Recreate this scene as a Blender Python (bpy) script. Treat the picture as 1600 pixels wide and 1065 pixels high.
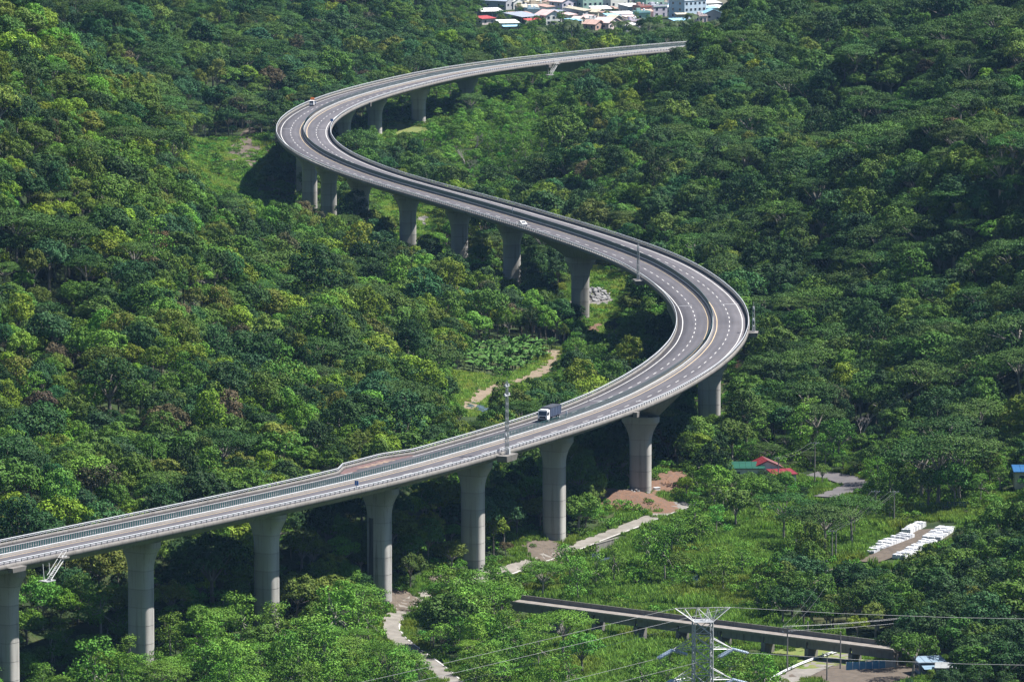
import bpy, bmesh, math, random
import numpy as np
from mathutils import Vector, Matrix

random.seed(7)
RNG = np.random.default_rng(11)
SC = bpy.context.scene
for o in list(bpy.data.objects):
    bpy.data.objects.remove(o)
COL = SC.collection

# ------------------------------------------------------------------ camera
CZ, PITCH, FPX = 250.0, 0.1225, 10000.0          # eye height, downward pitch, focal length in pixels of a 1600 px frame
cam = bpy.data.cameras.new('camera')
cam.sensor_width = 36.0
cam.lens = 36.0 * FPX / 1600.0
cam.clip_start, cam.clip_end = 1.0, 40000.0
camo = bpy.data.objects.new('camera', cam)
COL.objects.link(camo)
camo.location = (0, 0, CZ)
camo.rotation_euler = (math.pi / 2 - PITCH, 0, 0)
SC.camera = camo

# ------------------------------------------------------------------ sky, sun, exposure
SUN_AZ, SUN_EL = math.radians(13.0), math.radians(57.0)   # azimuth measured from +X
w = bpy.data.worlds.new('World'); SC.world = w; w.use_nodes = True
nt = w.node_tree
bg = nt.nodes['Background']
sky = nt.nodes.new('ShaderNodeTexSky')
sky.sky_type = 'NISHITA'; sky.sun_disc = False
sky.sun_elevation = SUN_EL
sky.sun_rotation = math.pi / 2 - SUN_AZ
sky.air_density = 1.0; sky.dust_density = 0.15; sky.ozone_density = 2.5
nt.links.new(sky.outputs[0], bg.inputs[0])
bg.inputs[1].default_value = 0.05
sl = bpy.data.lights.new('sun', 'SUN')
sl.energy = 5.0; sl.angle = math.radians(0.53); sl.color = (1.0, 0.955, 0.89)
so = bpy.data.objects.new('sun', sl); COL.objects.link(so)
tosun = Vector((math.cos(SUN_EL) * math.cos(SUN_AZ), math.cos(SUN_EL) * math.sin(SUN_AZ), math.sin(SUN_EL)))
so.rotation_euler = tosun.to_track_quat('Z', 'Y').to_euler()
so.location = (200, 0, 600)
vs = SC.view_settings
vs.view_transform = 'Standard'; vs.look = 'None'; vs.gamma = 1.0; vs.use_curve_mapping = False
vs.exposure = 1.22
SC.render.engine = 'CYCLES'
SC.cycles.max_bounces = 4; SC.cycles.diffuse_bounces = 1; SC.cycles.glossy_bounces = 2
SC.cycles.transmission_bounces = 4; SC.cycles.volume_bounces = 0; SC.cycles.transparent_max_bounces = 6

# ------------------------------------------------------------------ projection helpers
CP_, SP_ = math.cos(PITCH), math.sin(PITCH)
def ray(px, py):
    x = (px - 800) / FPX; y = (532.5 - py) / FPX
    return np.array([x, CP_ + y * SP_, -SP_ + y * CP_])
def at_depth(px, py, d):
    r = ray(px, py); t = d / r[1]
    return np.array([r[0] * t, d, CZ + r[2] * t])
def at_z(px, py, z):
    r = ray(px, py); t = (z - CZ) / r[2]
    return np.array([r[0] * t, r[1] * t, z])
def project(P):
    P = np.atleast_2d(P)
    x, y, z = P[:, 0], P[:, 1], P[:, 2] - CZ
    d = y * CP_ - z * SP_; u = y * SP_ + z * CP_
    d = np.maximum(d, 1.0)
    return np.stack([800 + FPX * x / d, 532.5 - FPX * u / d, d], 1)

# ------------------------------------------------------------------ mesh helpers
class MB:
    def __init__(s): s.v = []; s.f = []; s.m = []
    def add(s, vs, fs, mi=0):
        b = len(s.v); s.v += [tuple(map(float, p)) for p in vs]
        s.f += [tuple(i + b for i in f) for f in fs]; s.m += [mi] * len(fs)
        return s
    def box(s, c, d, rz=0.0, mi=0, taper=1.0):
        ca, sa = math.cos(rz), math.sin(rz); out = []
        for sz in (-1, 1):
            k = taper if sz > 0 else 1.0
            for sx, sy in ((-1, -1), (1, -1), (1, 1), (-1, 1)):
                x, y = sx * d[0] / 2 * k, sy * d[1] / 2 * k
                out.append((c[0] + x * ca - y * sa, c[1] + x * sa + y * ca, c[2] + sz * d[2] / 2))
        return s.add(out, [(3, 2, 1, 0), (4, 5, 6, 7), (0, 1, 5, 4), (1, 2, 6, 5), (2, 3, 7, 6), (3, 0, 4, 7)], mi)
    def beam(s, a, b, r0, r1=None, n=4, mi=0, cap=True):
        a = Vector(a); b = Vector(b); d = b - a
        if d.length < 1e-6: return s
        if r1 is None: r1 = r0
        z = d.normalized(); u = z.orthogonal().normalized(); w_ = z.cross(u)
        vs_ = []
        for p, r in ((a, r0), (b, r1)):
            for k in range(n):
                t = 2 * math.pi * (k + .5) / n
                vs_.append(p + u * (r * math.cos(t)) + w_ * (r * math.sin(t)))
        fs = [(k, (k + 1) % n, n + (k + 1) % n, n + k) for k in range(n)]
        if cap: fs += [tuple(range(n - 1, -1, -1)), tuple(range(n, 2 * n))]
        return s.add(vs_, fs, mi)
    def path(s, pts, r, n=5, mi=0):
        for a, b in zip(pts[:-1], pts[1:]): s.beam(a, b, r, r, n, mi, False)
        return s
    def prism(s, poly, axis, lo, hi, mi=0):
        """poly: list of (a,b) in the two other axes; extruded along axis from lo to hi"""
        def mk(t, a, b): return {'x': (t, a, b), 'y': (a, t, b), 'z': (a, b, t)}[axis]
        n = len(poly)
        vs_ = [mk(lo, a, b) for a, b in poly] + [mk(hi, a, b) for a, b in poly]
        fs = [(k, (k + 1) % n, n + (k + 1) % n, n + k) for k in range(n)] + [tuple(range(n - 1, -1, -1)), tuple(range(n, 2 * n))]
        return s.add(vs_, fs, mi)
    def mesh(s, name, mats):
        me = bpy.data.meshes.new(name); me.from_pydata(s.v, [], s.f)
        for m in (mats if isinstance(mats, (list, tuple)) else [mats]): me.materials.append(m)
        if any(s.m): me.polygons.foreach_set('material_index', s.m)
        bm = bmesh.new(); bm.from_mesh(me); bmesh.ops.recalc_face_normals(bm, faces=bm.faces); bm.to_mesh(me); bm.free()
        me.update(); return me
    def build(s, name, mats, parent=None, smooth=False):
        me = s.mesh(name, mats)
        if smooth: me.polygons.foreach_set('use_smooth', [True] * len(me.polygons))
        o = bpy.data.objects.new(name, me); COL.objects.link(o)
        if parent is not None: o.parent = parent
        return o
def mesh_np(name, V, F, mats, parent=None, smooth=False, link=True):
    """V (n,3), F (m,4) int arrays"""
    V = np.asarray(V, np.float32); F = np.asarray(F, np.int32)
    me = bpy.data.meshes.new(name)
    me.vertices.add(len(V)); me.vertices.foreach_set('co', V.ravel())
    k = F.shape[1]
    me.loops.add(F.size); me.loops.foreach_set('vertex_index', F.ravel())
    me.polygons.add(len(F)); me.polygons.foreach_set('loop_start', np.arange(0, F.size, k, dtype=np.int32))
    if smooth: me.polygons.foreach_set('use_smooth', np.ones(len(F), bool))
    for m in (mats if isinstance(mats, (list, tuple)) else [mats]): me.materials.append(m)
    me.update(calc_edges=True)
    if not link: return me
    o = bpy.data.objects.new(name, me); COL.objects.link(o)
    if parent is not None: o.parent = parent
    return o
def empty(name, loc=(0, 0, 0), rz=0.0, parent=None):
    o = bpy.data.objects.new(name, None); COL.objects.link(o)
    o.location = loc; o.rotation_euler = (0, 0, rz); o.empty_display_size = 0.5
    if parent is not None: o.parent = parent
    return o
def tag(o, label=None, cat=None, group=None, kind=None):
    if label: o['label'] = label
    if cat: o['category'] = cat
    if group: o['group'] = group
    if kind: o['kind'] = kind
    return o
def copy_tree(o, parent=None):
    c = o.copy(); COL.objects.link(c); c.parent = parent
    for ch in list(o.children): copy_tree(ch, c)
    return c

# ------------------------------------------------------------------ materials
def mat(name, base, rough=0.8, noise=None, scale=1.0, spec=0.3, metal=0.0, detail=4.0, bump=0.0, stretch=None, coord='Object'):
    """noise: second colour mixed in by a noise texture"""
    m = bpy.data.materials.new(name); m.use_nodes = True
    t = m.node_tree; p = t.nodes['Principled BSDF']
    p.inputs['Base Color'].default_value = (*base, 1); p.inputs['Roughness'].default_value = rough
    p.inputs['Specular IOR Level'].default_value = spec; p.inputs['Metallic'].default_value = metal
    if noise is not None:
        tc = t.nodes.new('ShaderNodeTexCoord'); mp = t.nodes.new('ShaderNodeMapping')
        if stretch: mp.inputs['Scale'].default_value = stretch
        n = t.nodes.new('ShaderNodeTexNoise'); n.inputs['Scale'].default_value = scale; n.inputs['Detail'].default_value = detail
        n.inputs['Roughness'].default_value = 0.65
        r = t.nodes.new('ShaderNodeValToRGB')
        r.color_ramp.elements[0].position = .35; r.color_ramp.elements[0].color = (*base, 1)
        r.color_ramp.elements[1].position = .68; r.color_ramp.elements[1].color = (*noise, 1)
        t.links.new(tc.outputs[coord], mp.inputs[0]); t.links.new(mp.outputs[0], n.inputs['Vector'])
        t.links.new(n.outputs['Fac'], r.inputs[0]); t.links.new(r.outputs[0], p.inputs['Base Color'])
        if bump:
            b = t.nodes.new('ShaderNodeBump'); b.inputs['Strength'].default_value = bump; b.inputs['Distance'].default_value = .3
            t.links.new(n.outputs['Fac'], b.inputs['Height']); t.links.new(b.outputs[0], p.inputs['Normal'])
    return m
def concrete(name, a, b, streak=0.5, grime=(.06, .055, .05)):
    m = bpy.data.materials.new(name); m.use_nodes = True
    t = m.node_tree; p = t.nodes['Principled BSDF']; p.inputs['Roughness'].default_value = .85; p.inputs['Specular IOR Level'].default_value = .25
    tc = t.nodes.new('ShaderNodeTexCoord')
    n1 = t.nodes.new('ShaderNodeTexNoise'); n1.inputs['Scale'].default_value = .35; n1.inputs['Detail'].default_value = 6
    mp = t.nodes.new('ShaderNodeMapping'); mp.inputs['Scale'].default_value = (1.3, 1.3, .07)
    n2 = t.nodes.new('ShaderNodeTexNoise'); n2.inputs['Scale'].default_value = 1.0; n2.inputs['Detail'].default_value = 5; n2.inputs['Roughness'].default_value = .7
    mx = t.nodes.new('ShaderNodeMix'); mx.data_type = 'RGBA'
    mx.inputs['A'].default_value = (*a, 1); mx.inputs['B'].default_value = (*b, 1)
    mr = t.nodes.new('ShaderNodeMapRange'); mr.inputs[1].default_value = .52; mr.inputs[2].default_value = .78; mr.inputs[4].default_value = streak
    m2 = t.nodes.new('ShaderNodeMix'); m2.data_type = 'RGBA'; m2.inputs['B'].default_value = (*grime, 1)
    L = t.links.new
    L(tc.outputs['Object'], n1.inputs['Vector']); L(tc.outputs['Object'], mp.inputs[0]); L(mp.outputs[0], n2.inputs['Vector'])
    L(n1.outputs['Fac'], mx.inputs['Factor']); L(n2.outputs['Fac'], mr.inputs[0]); L(mr.outputs[0], m2.inputs['Factor'])
    L(mx.outputs['Result'], m2.inputs['A']); L(m2.outputs['Result'], p.inputs['Base Color'])
    return m
def leafmat(name, transl=0.07, rough=.6):
    """foliage: per-tree tint (object/instance property) times per-leaf variation"""
    m = bpy.data.materials.new(name); m.use_nodes = True
    t = m.node_tree; p = t.nodes['Principled BSDF']; out = t.nodes['Material Output']
    p.inputs['Roughness'].default_value = rough; p.inputs['Specular IOR Level'].default_value = .08
    a = t.nodes.new('ShaderNodeAttribute'); a.attribute_type = 'INSTANCER'; a.attribute_name = 'tint'
    b = t.nodes.new('ShaderNodeAttribute'); b.attribute_type = 'GEOMETRY'; b.attribute_name = 'lv'
    mu = t.nodes.new('ShaderNodeMix'); mu.data_type = 'RGBA'; mu.blend_type = 'MULTIPLY'; mu.inputs['Factor'].default_value = 1
    tr = t.nodes.new('ShaderNodeBsdfTranslucent'); mxs = t.nodes.new('ShaderNodeMixShader'); mxs.inputs[0].default_value = transl
    L = t.links.new
    L(a.outputs['Color'], mu.inputs['A']); L(b.outputs['Color'], mu.inputs['B'])
    L(mu.outputs['Result'], p.inputs['Base Color']); L(mu.outputs['Result'], tr.inputs['Color'])
    L(p.outputs[0], mxs.inputs[1]); L(tr.outputs[0], mxs.inputs[2]); L(mxs.outputs[0], out.inputs['Surface'])
    return m
M = {}
M['asphalt'] = mat('asphalt', (.074, .070, .080), .8, (.096, .091, .101), .06, detail=8, stretch=(1, 1, 1), coord='Object')
M['asphalt_red'] = mat('red_asphalt', (.135, .078, .074), .85, (.10, .07, .07), .3)
M['conc_deck'] = concrete('deck_concrete', (.19, .195, .19), (.27, .27, .26), .75)
M['conc_pier'] = concrete('pier_concrete', (.33, .32, .30), (.42, .41, .385), .55)
def lifts(m, h=4.1, amp=.15):
    t = m.node_tree; p = t.nodes['Principled BSDF']; src = p.inputs['Base Color'].links[0].from_socket
    N = t.nodes.new; L = t.links.new
    tc = N('ShaderNodeTexCoord'); sx = N('ShaderNodeSeparateXYZ'); L(tc.outputs['Object'], sx.inputs[0]); oi = N('ShaderNodeObjectInfo')
    d = N('ShaderNodeMath'); d.operation = 'DIVIDE'; d.inputs[1].default_value = h; L(sx.outputs[2], d.inputs[0])
    a = N('ShaderNodeMath'); a.operation = 'ADD'; L(d.outputs[0], a.inputs[0]); a.inputs[1].default_value = -.024
    fl = N('ShaderNodeMath'); fl.operation = 'FLOOR'; L(a.outputs[0], fl.inputs[0])
    ad = N('ShaderNodeMath'); ad.operation = 'MULTIPLY_ADD'; L(oi.outputs['Random'], ad.inputs[0]); ad.inputs[1].default_value = 37.0; L(fl.outputs[0], ad.inputs[2])
    wn = N('ShaderNodeTexWhiteNoise'); wn.noise_dimensions = '1D'; L(ad.outputs[0], wn.inputs['W'])
    fr = N('ShaderNodeMath'); fr.operation = 'FRACT'; L(a.outputs[0], fr.inputs[0])
    jl = N('ShaderNodeValToRGB'); e = jl.color_ramp.elements; e[0].position = 0; e[0].color = (.72, .72, .72, 1); e[1].position = .04; e[1].color = (1, 1, 1, 1)
    q = e.new(.95); q.color = (.93, .93, .93, 1); q = e.new(1.0); q.color = (.75, .75, .75, 1); L(fr.outputs[0], jl.inputs[0])
    mr = N('ShaderNodeMapRange'); mr.inputs[3].default_value = 1 - amp; mr.inputs[4].default_value = 1 + amp * .6; L(wn.outputs['Value'], mr.inputs[0])
    m1 = N('ShaderNodeMix'); m1.data_type = 'RGBA'; m1.blend_type = 'MULTIPLY'; m1.inputs['Factor'].default_value = 1; L(src, m1.inputs['A']); L(mr.outputs[0], m1.inputs['B'])
    m2 = N('ShaderNodeMix'); m2.data_type = 'RGBA'; m2.blend_type = 'MULTIPLY'; m2.inputs['Factor'].default_value = 1; L(m1.outputs['Result'], m2.inputs['A']); L(jl.outputs[0], m2.inputs['B'])
    L(m2.outputs['Result'], p.inputs['Base Color'])
lifts(M['conc_pier'])
M['conc_dark'] = concrete('stained_concrete', (.31, .305, .29), (.40, .39, .37), .9, (.03, .03, .03))
lifts(M['conc_dark'])
M['conc_parapet'] = concrete('parapet_concrete', (.125, .115, .108), (.215, .205, .195), .85, (.05, .045, .04))
M['conc_old'] = concrete('old_bridge_concrete', (.13, .125, .115), (.22, .21, .19), .8, (.035, .035, .032))
M['conc_road'] = mat('concrete_road', (.215, .20, .18), .9, (.135, .125, .11), .35, detail=8)
M['galv'] = mat('galvanised_steel', (.55, .57, .60), .45, spec=.5, metal=.15)
M['post_steel'] = mat('post_steel', (.17, .18, .20), .5, spec=.4)
M['white_paint'] = mat('road_paint_white', (.62, .61, .59), .6, (.42, .41, .40), .8)
M['yellow_paint'] = mat('road_paint_yellow', (.62, .47, .26), .6, (.5, .40, .26), .6)
M['screen'] = mat('screen_green', (.014, .060, .062), .45, spec=.4)
M['sand'] = mat('sandy_track', (.21, .165, .12), .95, (.13, .10, .07), .5, detail=8, bump=.4)
M['soil'] = mat('bare_soil', (.115, .092, .072), .95, (.068, .056, .045), .5, detail=8, bump=.4)
M['soil_red'] = mat('red_soil', (.155, .083, .050), .95, (.092, .066, .052), .8, detail=9, bump=.6)
M['gravel'] = mat('gravel', (.20, .19, .18), .95, (.12, .11, .10), 1.6, detail=9, bump=.6)
M['bark'] = mat('bark', (.13, .11, .09), .9, (.22, .20, .17), 1.5)
M['bark_pale'] = mat('pale_bark', (.30, .28, .24), .9, (.20, .18, .16), 1.5)
M['steel_grey'] = mat('tower_steel', (.44, .45, .46), .5, (.32, .33, .35), .6, metal=.2, spec=.5)
M['insul'] = mat('insulator_porcelain', (.42, .50, .60), .3, spec=.6)
M['wire'] = mat('wire_aluminium', (.22, .23, .24), .5, metal=.3)
M['pole'] = mat('utility_pole_concrete', (.16, .15, .145), .85, (.24, .23, .22), .8)
M['rubber'] = mat('rubber', (.02, .02, .02), .8)
M['glass'] = mat('dark_glass', (.02, .03, .045), .12, spec=.6)
M['white_car'] = mat('white_car_paint', (.80, .80, .80), .3, spec=.5)
M['black'] = mat('black_plastic', (.02, .02, .022), .5)
M['blue_body'] = mat('cargo_blue_grey', (.075, .10, .16), .5, (.05, .065, .11), .9)
M['dark_tarp'] = mat('dark_tarp', (.035, .04, .055), .8, (.05, .055, .07), 1.2)
M['orange'] = mat('orange_sign', (.85, .22, .05), .5)
M['water'] = mat('stream_water', (.05, .07, .10), .12, spec=.6)
M['rock'] = mat('rock_grey', (.25, .25, .255), .9, (.15, .15, .15), 1.2)
M['wrap'] = mat('white_wrap', (.74, .75, .77), .5, (.5, .52, .55), 1.2)
M['wrap_grey'] = mat('grey_wrap', (.48, .50, .54), .6, (.3, .31, .33), 1.0)
M['ground'] = None
LEAF = leafmat('foliage')
LEAF_G = leafmat('grass_blades', .3)

# ================================================================== TERRAIN
# canopy points (px, py, distance): surveyed along the hillsides, 7 m of trees above the ground
CAN = [  # left hill
 (0,840,1430),(200,800,1450),(400,765,1480),(600,715,1530),(100,720,1475),(0,690,1490),(0,600,1545),(0,500,1600),(0,400,1660),(0,300,1740),(0,200,1830),(0,80,1960),
 (-150,600,1530),(-150,400,1640),(-150,200,1800),(-150,80,1930),
 (350,700,1530),(350,610,1610),(350,550,1680),(350,420,1850),(350,355,1960),(200,300,1860),(250,258,2030),(300,335,2000),(400,345,2070),(200,550,1610),(200,420,1720),
 (500,352,2140),(600,392,2080),(720,445,2000),(850,487,1930),(550,600,1650),(550,480,1850),(650,560,1790),(450,660,1580),(450,500,1770),(500,420,1960),
 # ridge behind the upper bend
 (300,190,2490),(400,198,2490),(300,100,2600),(200,150,2440),(400,20,2800),(530,60,2750),(500,120,2600),(600,100,2700),(700,60,2850),(640,15,3000),(720,85,2790),(100,70,2480),(0,30,2480),(200,5,2850),(-150,30,2400),(180,110,2420),(560,15,2950),(330,30,2800),
 (430,140,2560),
 # right hill
 (1085,84,2480),(960,146,2430),(1020,116,2470),(872,245,2300),(852,275,2280),(900,332,2180),(1000,362,2100),(950,225,2260),(950,300,2165),(1050,330,2105),(1000,280,2180),(1100,402,2010),(1180,452,1930),(1190,525,1860),
 (1200,300,2130),(1100,250,2250),(1000,225,2330),(1200,150,2320),(1200,60,2480),(1200,0,2620),(1400,0,2600),(1590,0,2500),(1400,150,2250),(1590,150,2150),(1400,300,2000),(1590,300,1900),
 (1400,420,1880),(1590,450,1760),(1400,550,1770),(1590,560,1690),(1400,650,1700),(1590,660,1640),(1300,600,1770),(1300,220,2180),(1500,220,2090),(1750,0,2450),(1750,300,1850),(1750,560,1650),(1280,480,1880),
]
# bare-ground points (px, py, z)
GRD = [(1320,755,7),(1400,850,7),(1190,745,7.5),(1100,850,6.5),(1000,1000,4.5),(1300,1050,5),(1590,760,9),(1500,900,7),(1590,980,7),(1200,950,4.5),(1100,900,5),
 (1075,790,8.5),(930,845,7),(830,880,6.4),(650,935,6),(615,975,5.5),(700,1055,5),(300,1050,4),(100,1060,4),(500,1020,4),(850,1000,4),(1240,700,10),(1130,700,11),
 (800,560,11),(725,630,9.5),(870,560,10),(750,645,8),(935,470,10),(950,530,9.5),(960,600,9),(860,620,9),(1040,600,10),(1000,450,11),
 (300,255,21),(380,240,18),(330,300,16),(430,300,14),(480,330,13),(700,250,17),(600,200,18),(850,160,19),(780,200,18),(800,300,15),(650,320,14),(560,300,13),
 (750,72,10),(900,68,8),(1040,60,8),(800,40,6),(900,40,6),(1000,40,6),(1100,40,6.5),(900,10,6),(1050,10,6),(780,10,6.5)]
# points under the viaduct piers (x, y, z)
PGR = [(-98,1372,3),(-82,1399,4),(-56,1439,4),(-31,1480,5.5),(-9,1523,6.3),(11,1567,7),(33,1631,9.8),(53,1735,12.5),(46,1905,11),(22,2005,9.8),(0,2069,13),(-17,2118,14.5),(-35,2167,14),(-53,2220,12.8),(-65,2271,13),(-74,2322,13),(-78,2384,13.5),(-76,2440,15),(-66,2505,18),(-55,2551,19),(-38,2605,19),(-19,2653,19),(33,2734,18),(66,2765,20),(95,2805,22),(130,2850,24),(-20,2900,15),(30,2950,12),(70,3000,11),(-10,3050,9),(40,3080,8),(-40,2850,20),(100,3060,10),(60,2880,14),(-60,1455,14),(-35,1500,13)]
FOR = [(0,0,246),(-300,0,246),(300,0,246),(0,150,205),(0,400,140),(-250,400,140),(250,400,140),(0,700,88),(-250,700,88),(250,700,88),(0,950,48),(-250,950,48),(250,950,48),(0,1150,20),(-250,1150,20),(250,1150,20),(0,1290,7),(-250,1290,8),(250,1290,9),(0,1350,4.5),
 (0,3800,5),(-300,3800,8),(300,3800,8),(-300,3400,25),(300,3400,14),(0,3600,5.5),(-160,3200,30),(220,3100,30),(-300,2900,70),(300,2900,70),(-330,2400,95),(330,2400,95),(-330,1900,120),(330,1900,95),(-300,1600,85),(300,1600,48),(200,1450,12),(-200,1400,12)]
pts = [at_depth(*c) - np.array([0, 0, 8.5]) for c in CAN] + [at_z(*g) for g in GRD] + [np.array(p, float) for p in PGR + FOR]
PTS = np.array(pts, float)
SXY = np.array([1.0, 0.55])        # view is long in depth: correlate farther along it
def _phi(r2): return np.sqrt(r2 + 15.0 ** 2)
_X = PTS[:, :2] * SXY
_A = _phi(((_X[:, None] - _X[None]) ** 2).sum(2)) * -1.0
_n = len(_X)
_K = np.zeros((_n + 3, _n + 3)); _K[:_n, :_n] = _A + np.eye(_n) * 2.0
_K[:_n, _n] = _K[_n, :_n] = 1; _K[:_n, _n + 1:] = _X / 1000; _K[_n + 1:, :_n] = (_X / 1000).T
_W = np.linalg.solve(_K, np.concatenate([PTS[:, 2], np.zeros(3)]))
def vnoise(x, y, scale, seed):
    r = np.random.default_rng(seed); T = r.random((64, 64))
    u, v = x / scale, y / scale
    i, j = np.floor(u).astype(int), np.floor(v).astype(int); a, b = u - i, v - j
    a = a * a * (3 - 2 * a); b = b * b * (3 - 2 * b)
    g = lambda p, q: T[p % 64, q % 64]
    return (g(i, j) * (1 - a) + g(i + 1, j) * a) * (1 - b) + (g(i, j + 1) * (1 - a) + g(i + 1, j + 1) * a) * b
def raw_height(x, y):
    x = np.clip(x, -340, 340); y = np.clip(y, 0, 3900)
    X = np.stack([x, y], 1) * SXY; z = np.zeros(len(X))
    for k in range(0, len(X), 20000):
        q = X[k:k + 20000]
        z[k:k + 20000] = -_phi(((q[:, None] - _X[None]) ** 2).sum(2)) @ _W[:_n] + _W[_n] + (q / 1000) @ _W[_n + 1:]
    hill = np.clip((z - 22) / 25, 0, 1) * (1 - .9 * np.exp(-((x - 70) / 45) ** 2 - ((y - 2520) / 150) ** 2))
    z = z + hill * ((.62 - np.abs(vnoise(x, y * .45, 62, 31) - .5) * 2.6) * 30 + (vnoise(x, y * .5, 55, 36) - .5) * 14 + (vnoise(x, y * .7, 27, 1) - .5) * 9 + (vnoise(x, y, 13, 2) - .5) * 3.5)
    return np.clip(z, 2.0, 247)
xs = np.concatenate([[-6000, -3500, -2000, -1100, -700, -500], np.arange(-400, 401, 5.0), [500, 700, 1100, 2000, 3500, 6000]])
ys = np.concatenate([[-1500, -600, -100, 0, 100, 250, 400, 550, 700, 820, 940, 1040], np.arange(1100, 3720, 7.0), [3800, 4000, 4500, 5500, 7000, 9000]])
XX, YY = np.meshgrid(xs, ys)
ZZ = raw_height(XX.ravel(), YY.ravel()).reshape(XX.shape)
def ground(x, y):
    x = np.atleast_1d(np.asarray(x, float)); y = np.atleast_1d(np.asarray(y, float))
    i = np.clip(np.searchsorted(xs, x) - 1, 0, len(xs) - 2); j = np.clip(np.searchsorted(ys, y) - 1, 0, len(ys) - 2)
    a = np.clip((x - xs[i]) / (xs[i + 1] - xs[i]), 0, 1); b = np.clip((y - ys[j]) / (ys[j + 1] - ys[j]), 0, 1)
    return (ZZ[j, i] * (1 - a) + ZZ[j, i + 1] * a) * (1 - b) + (ZZ[j + 1, i] * (1 - a) + ZZ[j + 1, i + 1] * a) * b
def g1(x, y): return float(ground(x, y)[0])
def at(px, py, dmin=1320.0):
    """world point where the line of sight through a photograph point meets the ground"""
    r = ray(px, py); d = np.arange(dmin, 3900, 2.0); P = np.array([0, 0, CZ]) + r[None] * (d / r[1])[:, None]
    below = np.nonzero(P[:, 2] < ground(P[:, 0], P[:, 1]))[0]
    k = below[0] if len(below) else len(d) - 1
    p = P[k].copy(); p[2] = g1(p[0], p[1]); return p
gm = bpy.data.materials.new('ground_cover'); gm.use_nodes = True
_t = gm.node_tree; _p = _t.nodes['Principled BSDF']; _p.inputs['Roughness'].default_value = .95; _p.inputs['Specular IOR Level'].default_value = .1
_tc = _t.nodes.new('ShaderNodeTexCoord'); _n1 = _t.nodes.new('ShaderNodeTexNoise'); _n1.inputs['Scale'].default_value = .09; _n1.inputs['Detail'].default_value = 9
_r = _t.nodes.new('ShaderNodeValToRGB'); _r.color_ramp.elements[0].position = .36; _r.color_ramp.elements[0].color = (.022, .036, .014, 1)
_r.color_ramp.elements[1].position = .66; _r.color_ramp.elements[1].color = (.06, .065, .03, 1)
_e = _r.color_ramp.elements.new(.52); _e.color = (.034, .055, .018, 1)
_n2 = _t.nodes.new('ShaderNodeTexNoise'); _n2.inputs['Scale'].default_value = 1.3; _n2.inputs['Detail'].default_value = 6
_b = _t.nodes.new('ShaderNodeBump'); _b.inputs['Strength'].default_value = .9; _b.inputs['Distance'].default_value = .6
_t.links.new(_tc.outputs['Object'], _n1.inputs['Vector']); _t.links.new(_tc.outputs['Object'], _n2.inputs['Vector'])
_t.links.new(_n1.outputs['Fac'], _r.inputs[0]); _t.links.new(_r.outputs[0], _p.inputs['Base Color'])
_t.links.new(_n2.outputs['Fac'], _b.inputs['Height']); _t.links.new(_b.outputs[0], _p.inputs['Normal'])
nx, ny = len(xs), len(ys)
idx = np.arange(nx * ny).reshape(ny, nx)
F = np.stack([idx[:-1, :-1], idx[:-1, 1:], idx[1:, 1:], idx[1:, :-1]], -1).reshape(-1, 4)
tag(mesh_np('ground', np.stack([XX.ravel(), YY.ravel(), ZZ.ravel()], 1), F, gm, smooth=True), 'green valley floor and hillsides under the forest', kind='structure')

def drape_ribbon(name, pxs, width, m, lift=.25, step=3.0, world=None, thick=None):
    P = world if world is not None else [at(*p) for p in pxs]
    P = np.array([p[:2] for p in P]); d = np.r_[0, np.cumsum(np.linalg.norm(np.diff(P, axis=0), axis=1))]
    s = np.arange(0, d[-1] + .01, step); Q = np.stack([np.interp(s, d, P[:, k]) for k in (0, 1)], 1)
    for _ in range(6):
        Q[1:-1] = (Q[:-2] + 2 * Q[1:-1] + Q[2:]) / 4
    T = np.gradient(Q, axis=0); T /= np.linalg.norm(T, axis=1)[:, None]; N = np.stack([T[:, 1], -T[:, 0]], 1)
    V = []
    hh = (np.array([.5, .25, 0, -.25, -.5]) * width)
    zc = ground(Q[:, 0], Q[:, 1])
    for t in hh:
        p = Q + N * t; z = np.maximum(ground(p[:, 0], p[:, 1]), zc - .6) + lift
        V.append(np.c_[p, z])
    V = np.stack(V, 1); n, k = V.shape[:2]; V = V.reshape(-1, 3)
    ii = np.arange(n * k).reshape(n, k)
    Fq = np.stack([ii[:-1, :-1], ii[:-1, 1:], ii[1:, 1:], ii[1:, :-1]], -1).reshape(-1, 4)
    o = mesh_np(name, V, Fq, m, smooth=True)
    tag(o, kind='structure'); ROADS.append((Q, width)); return o, Q, N
ROADS = []; PATCHES = []
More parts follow.
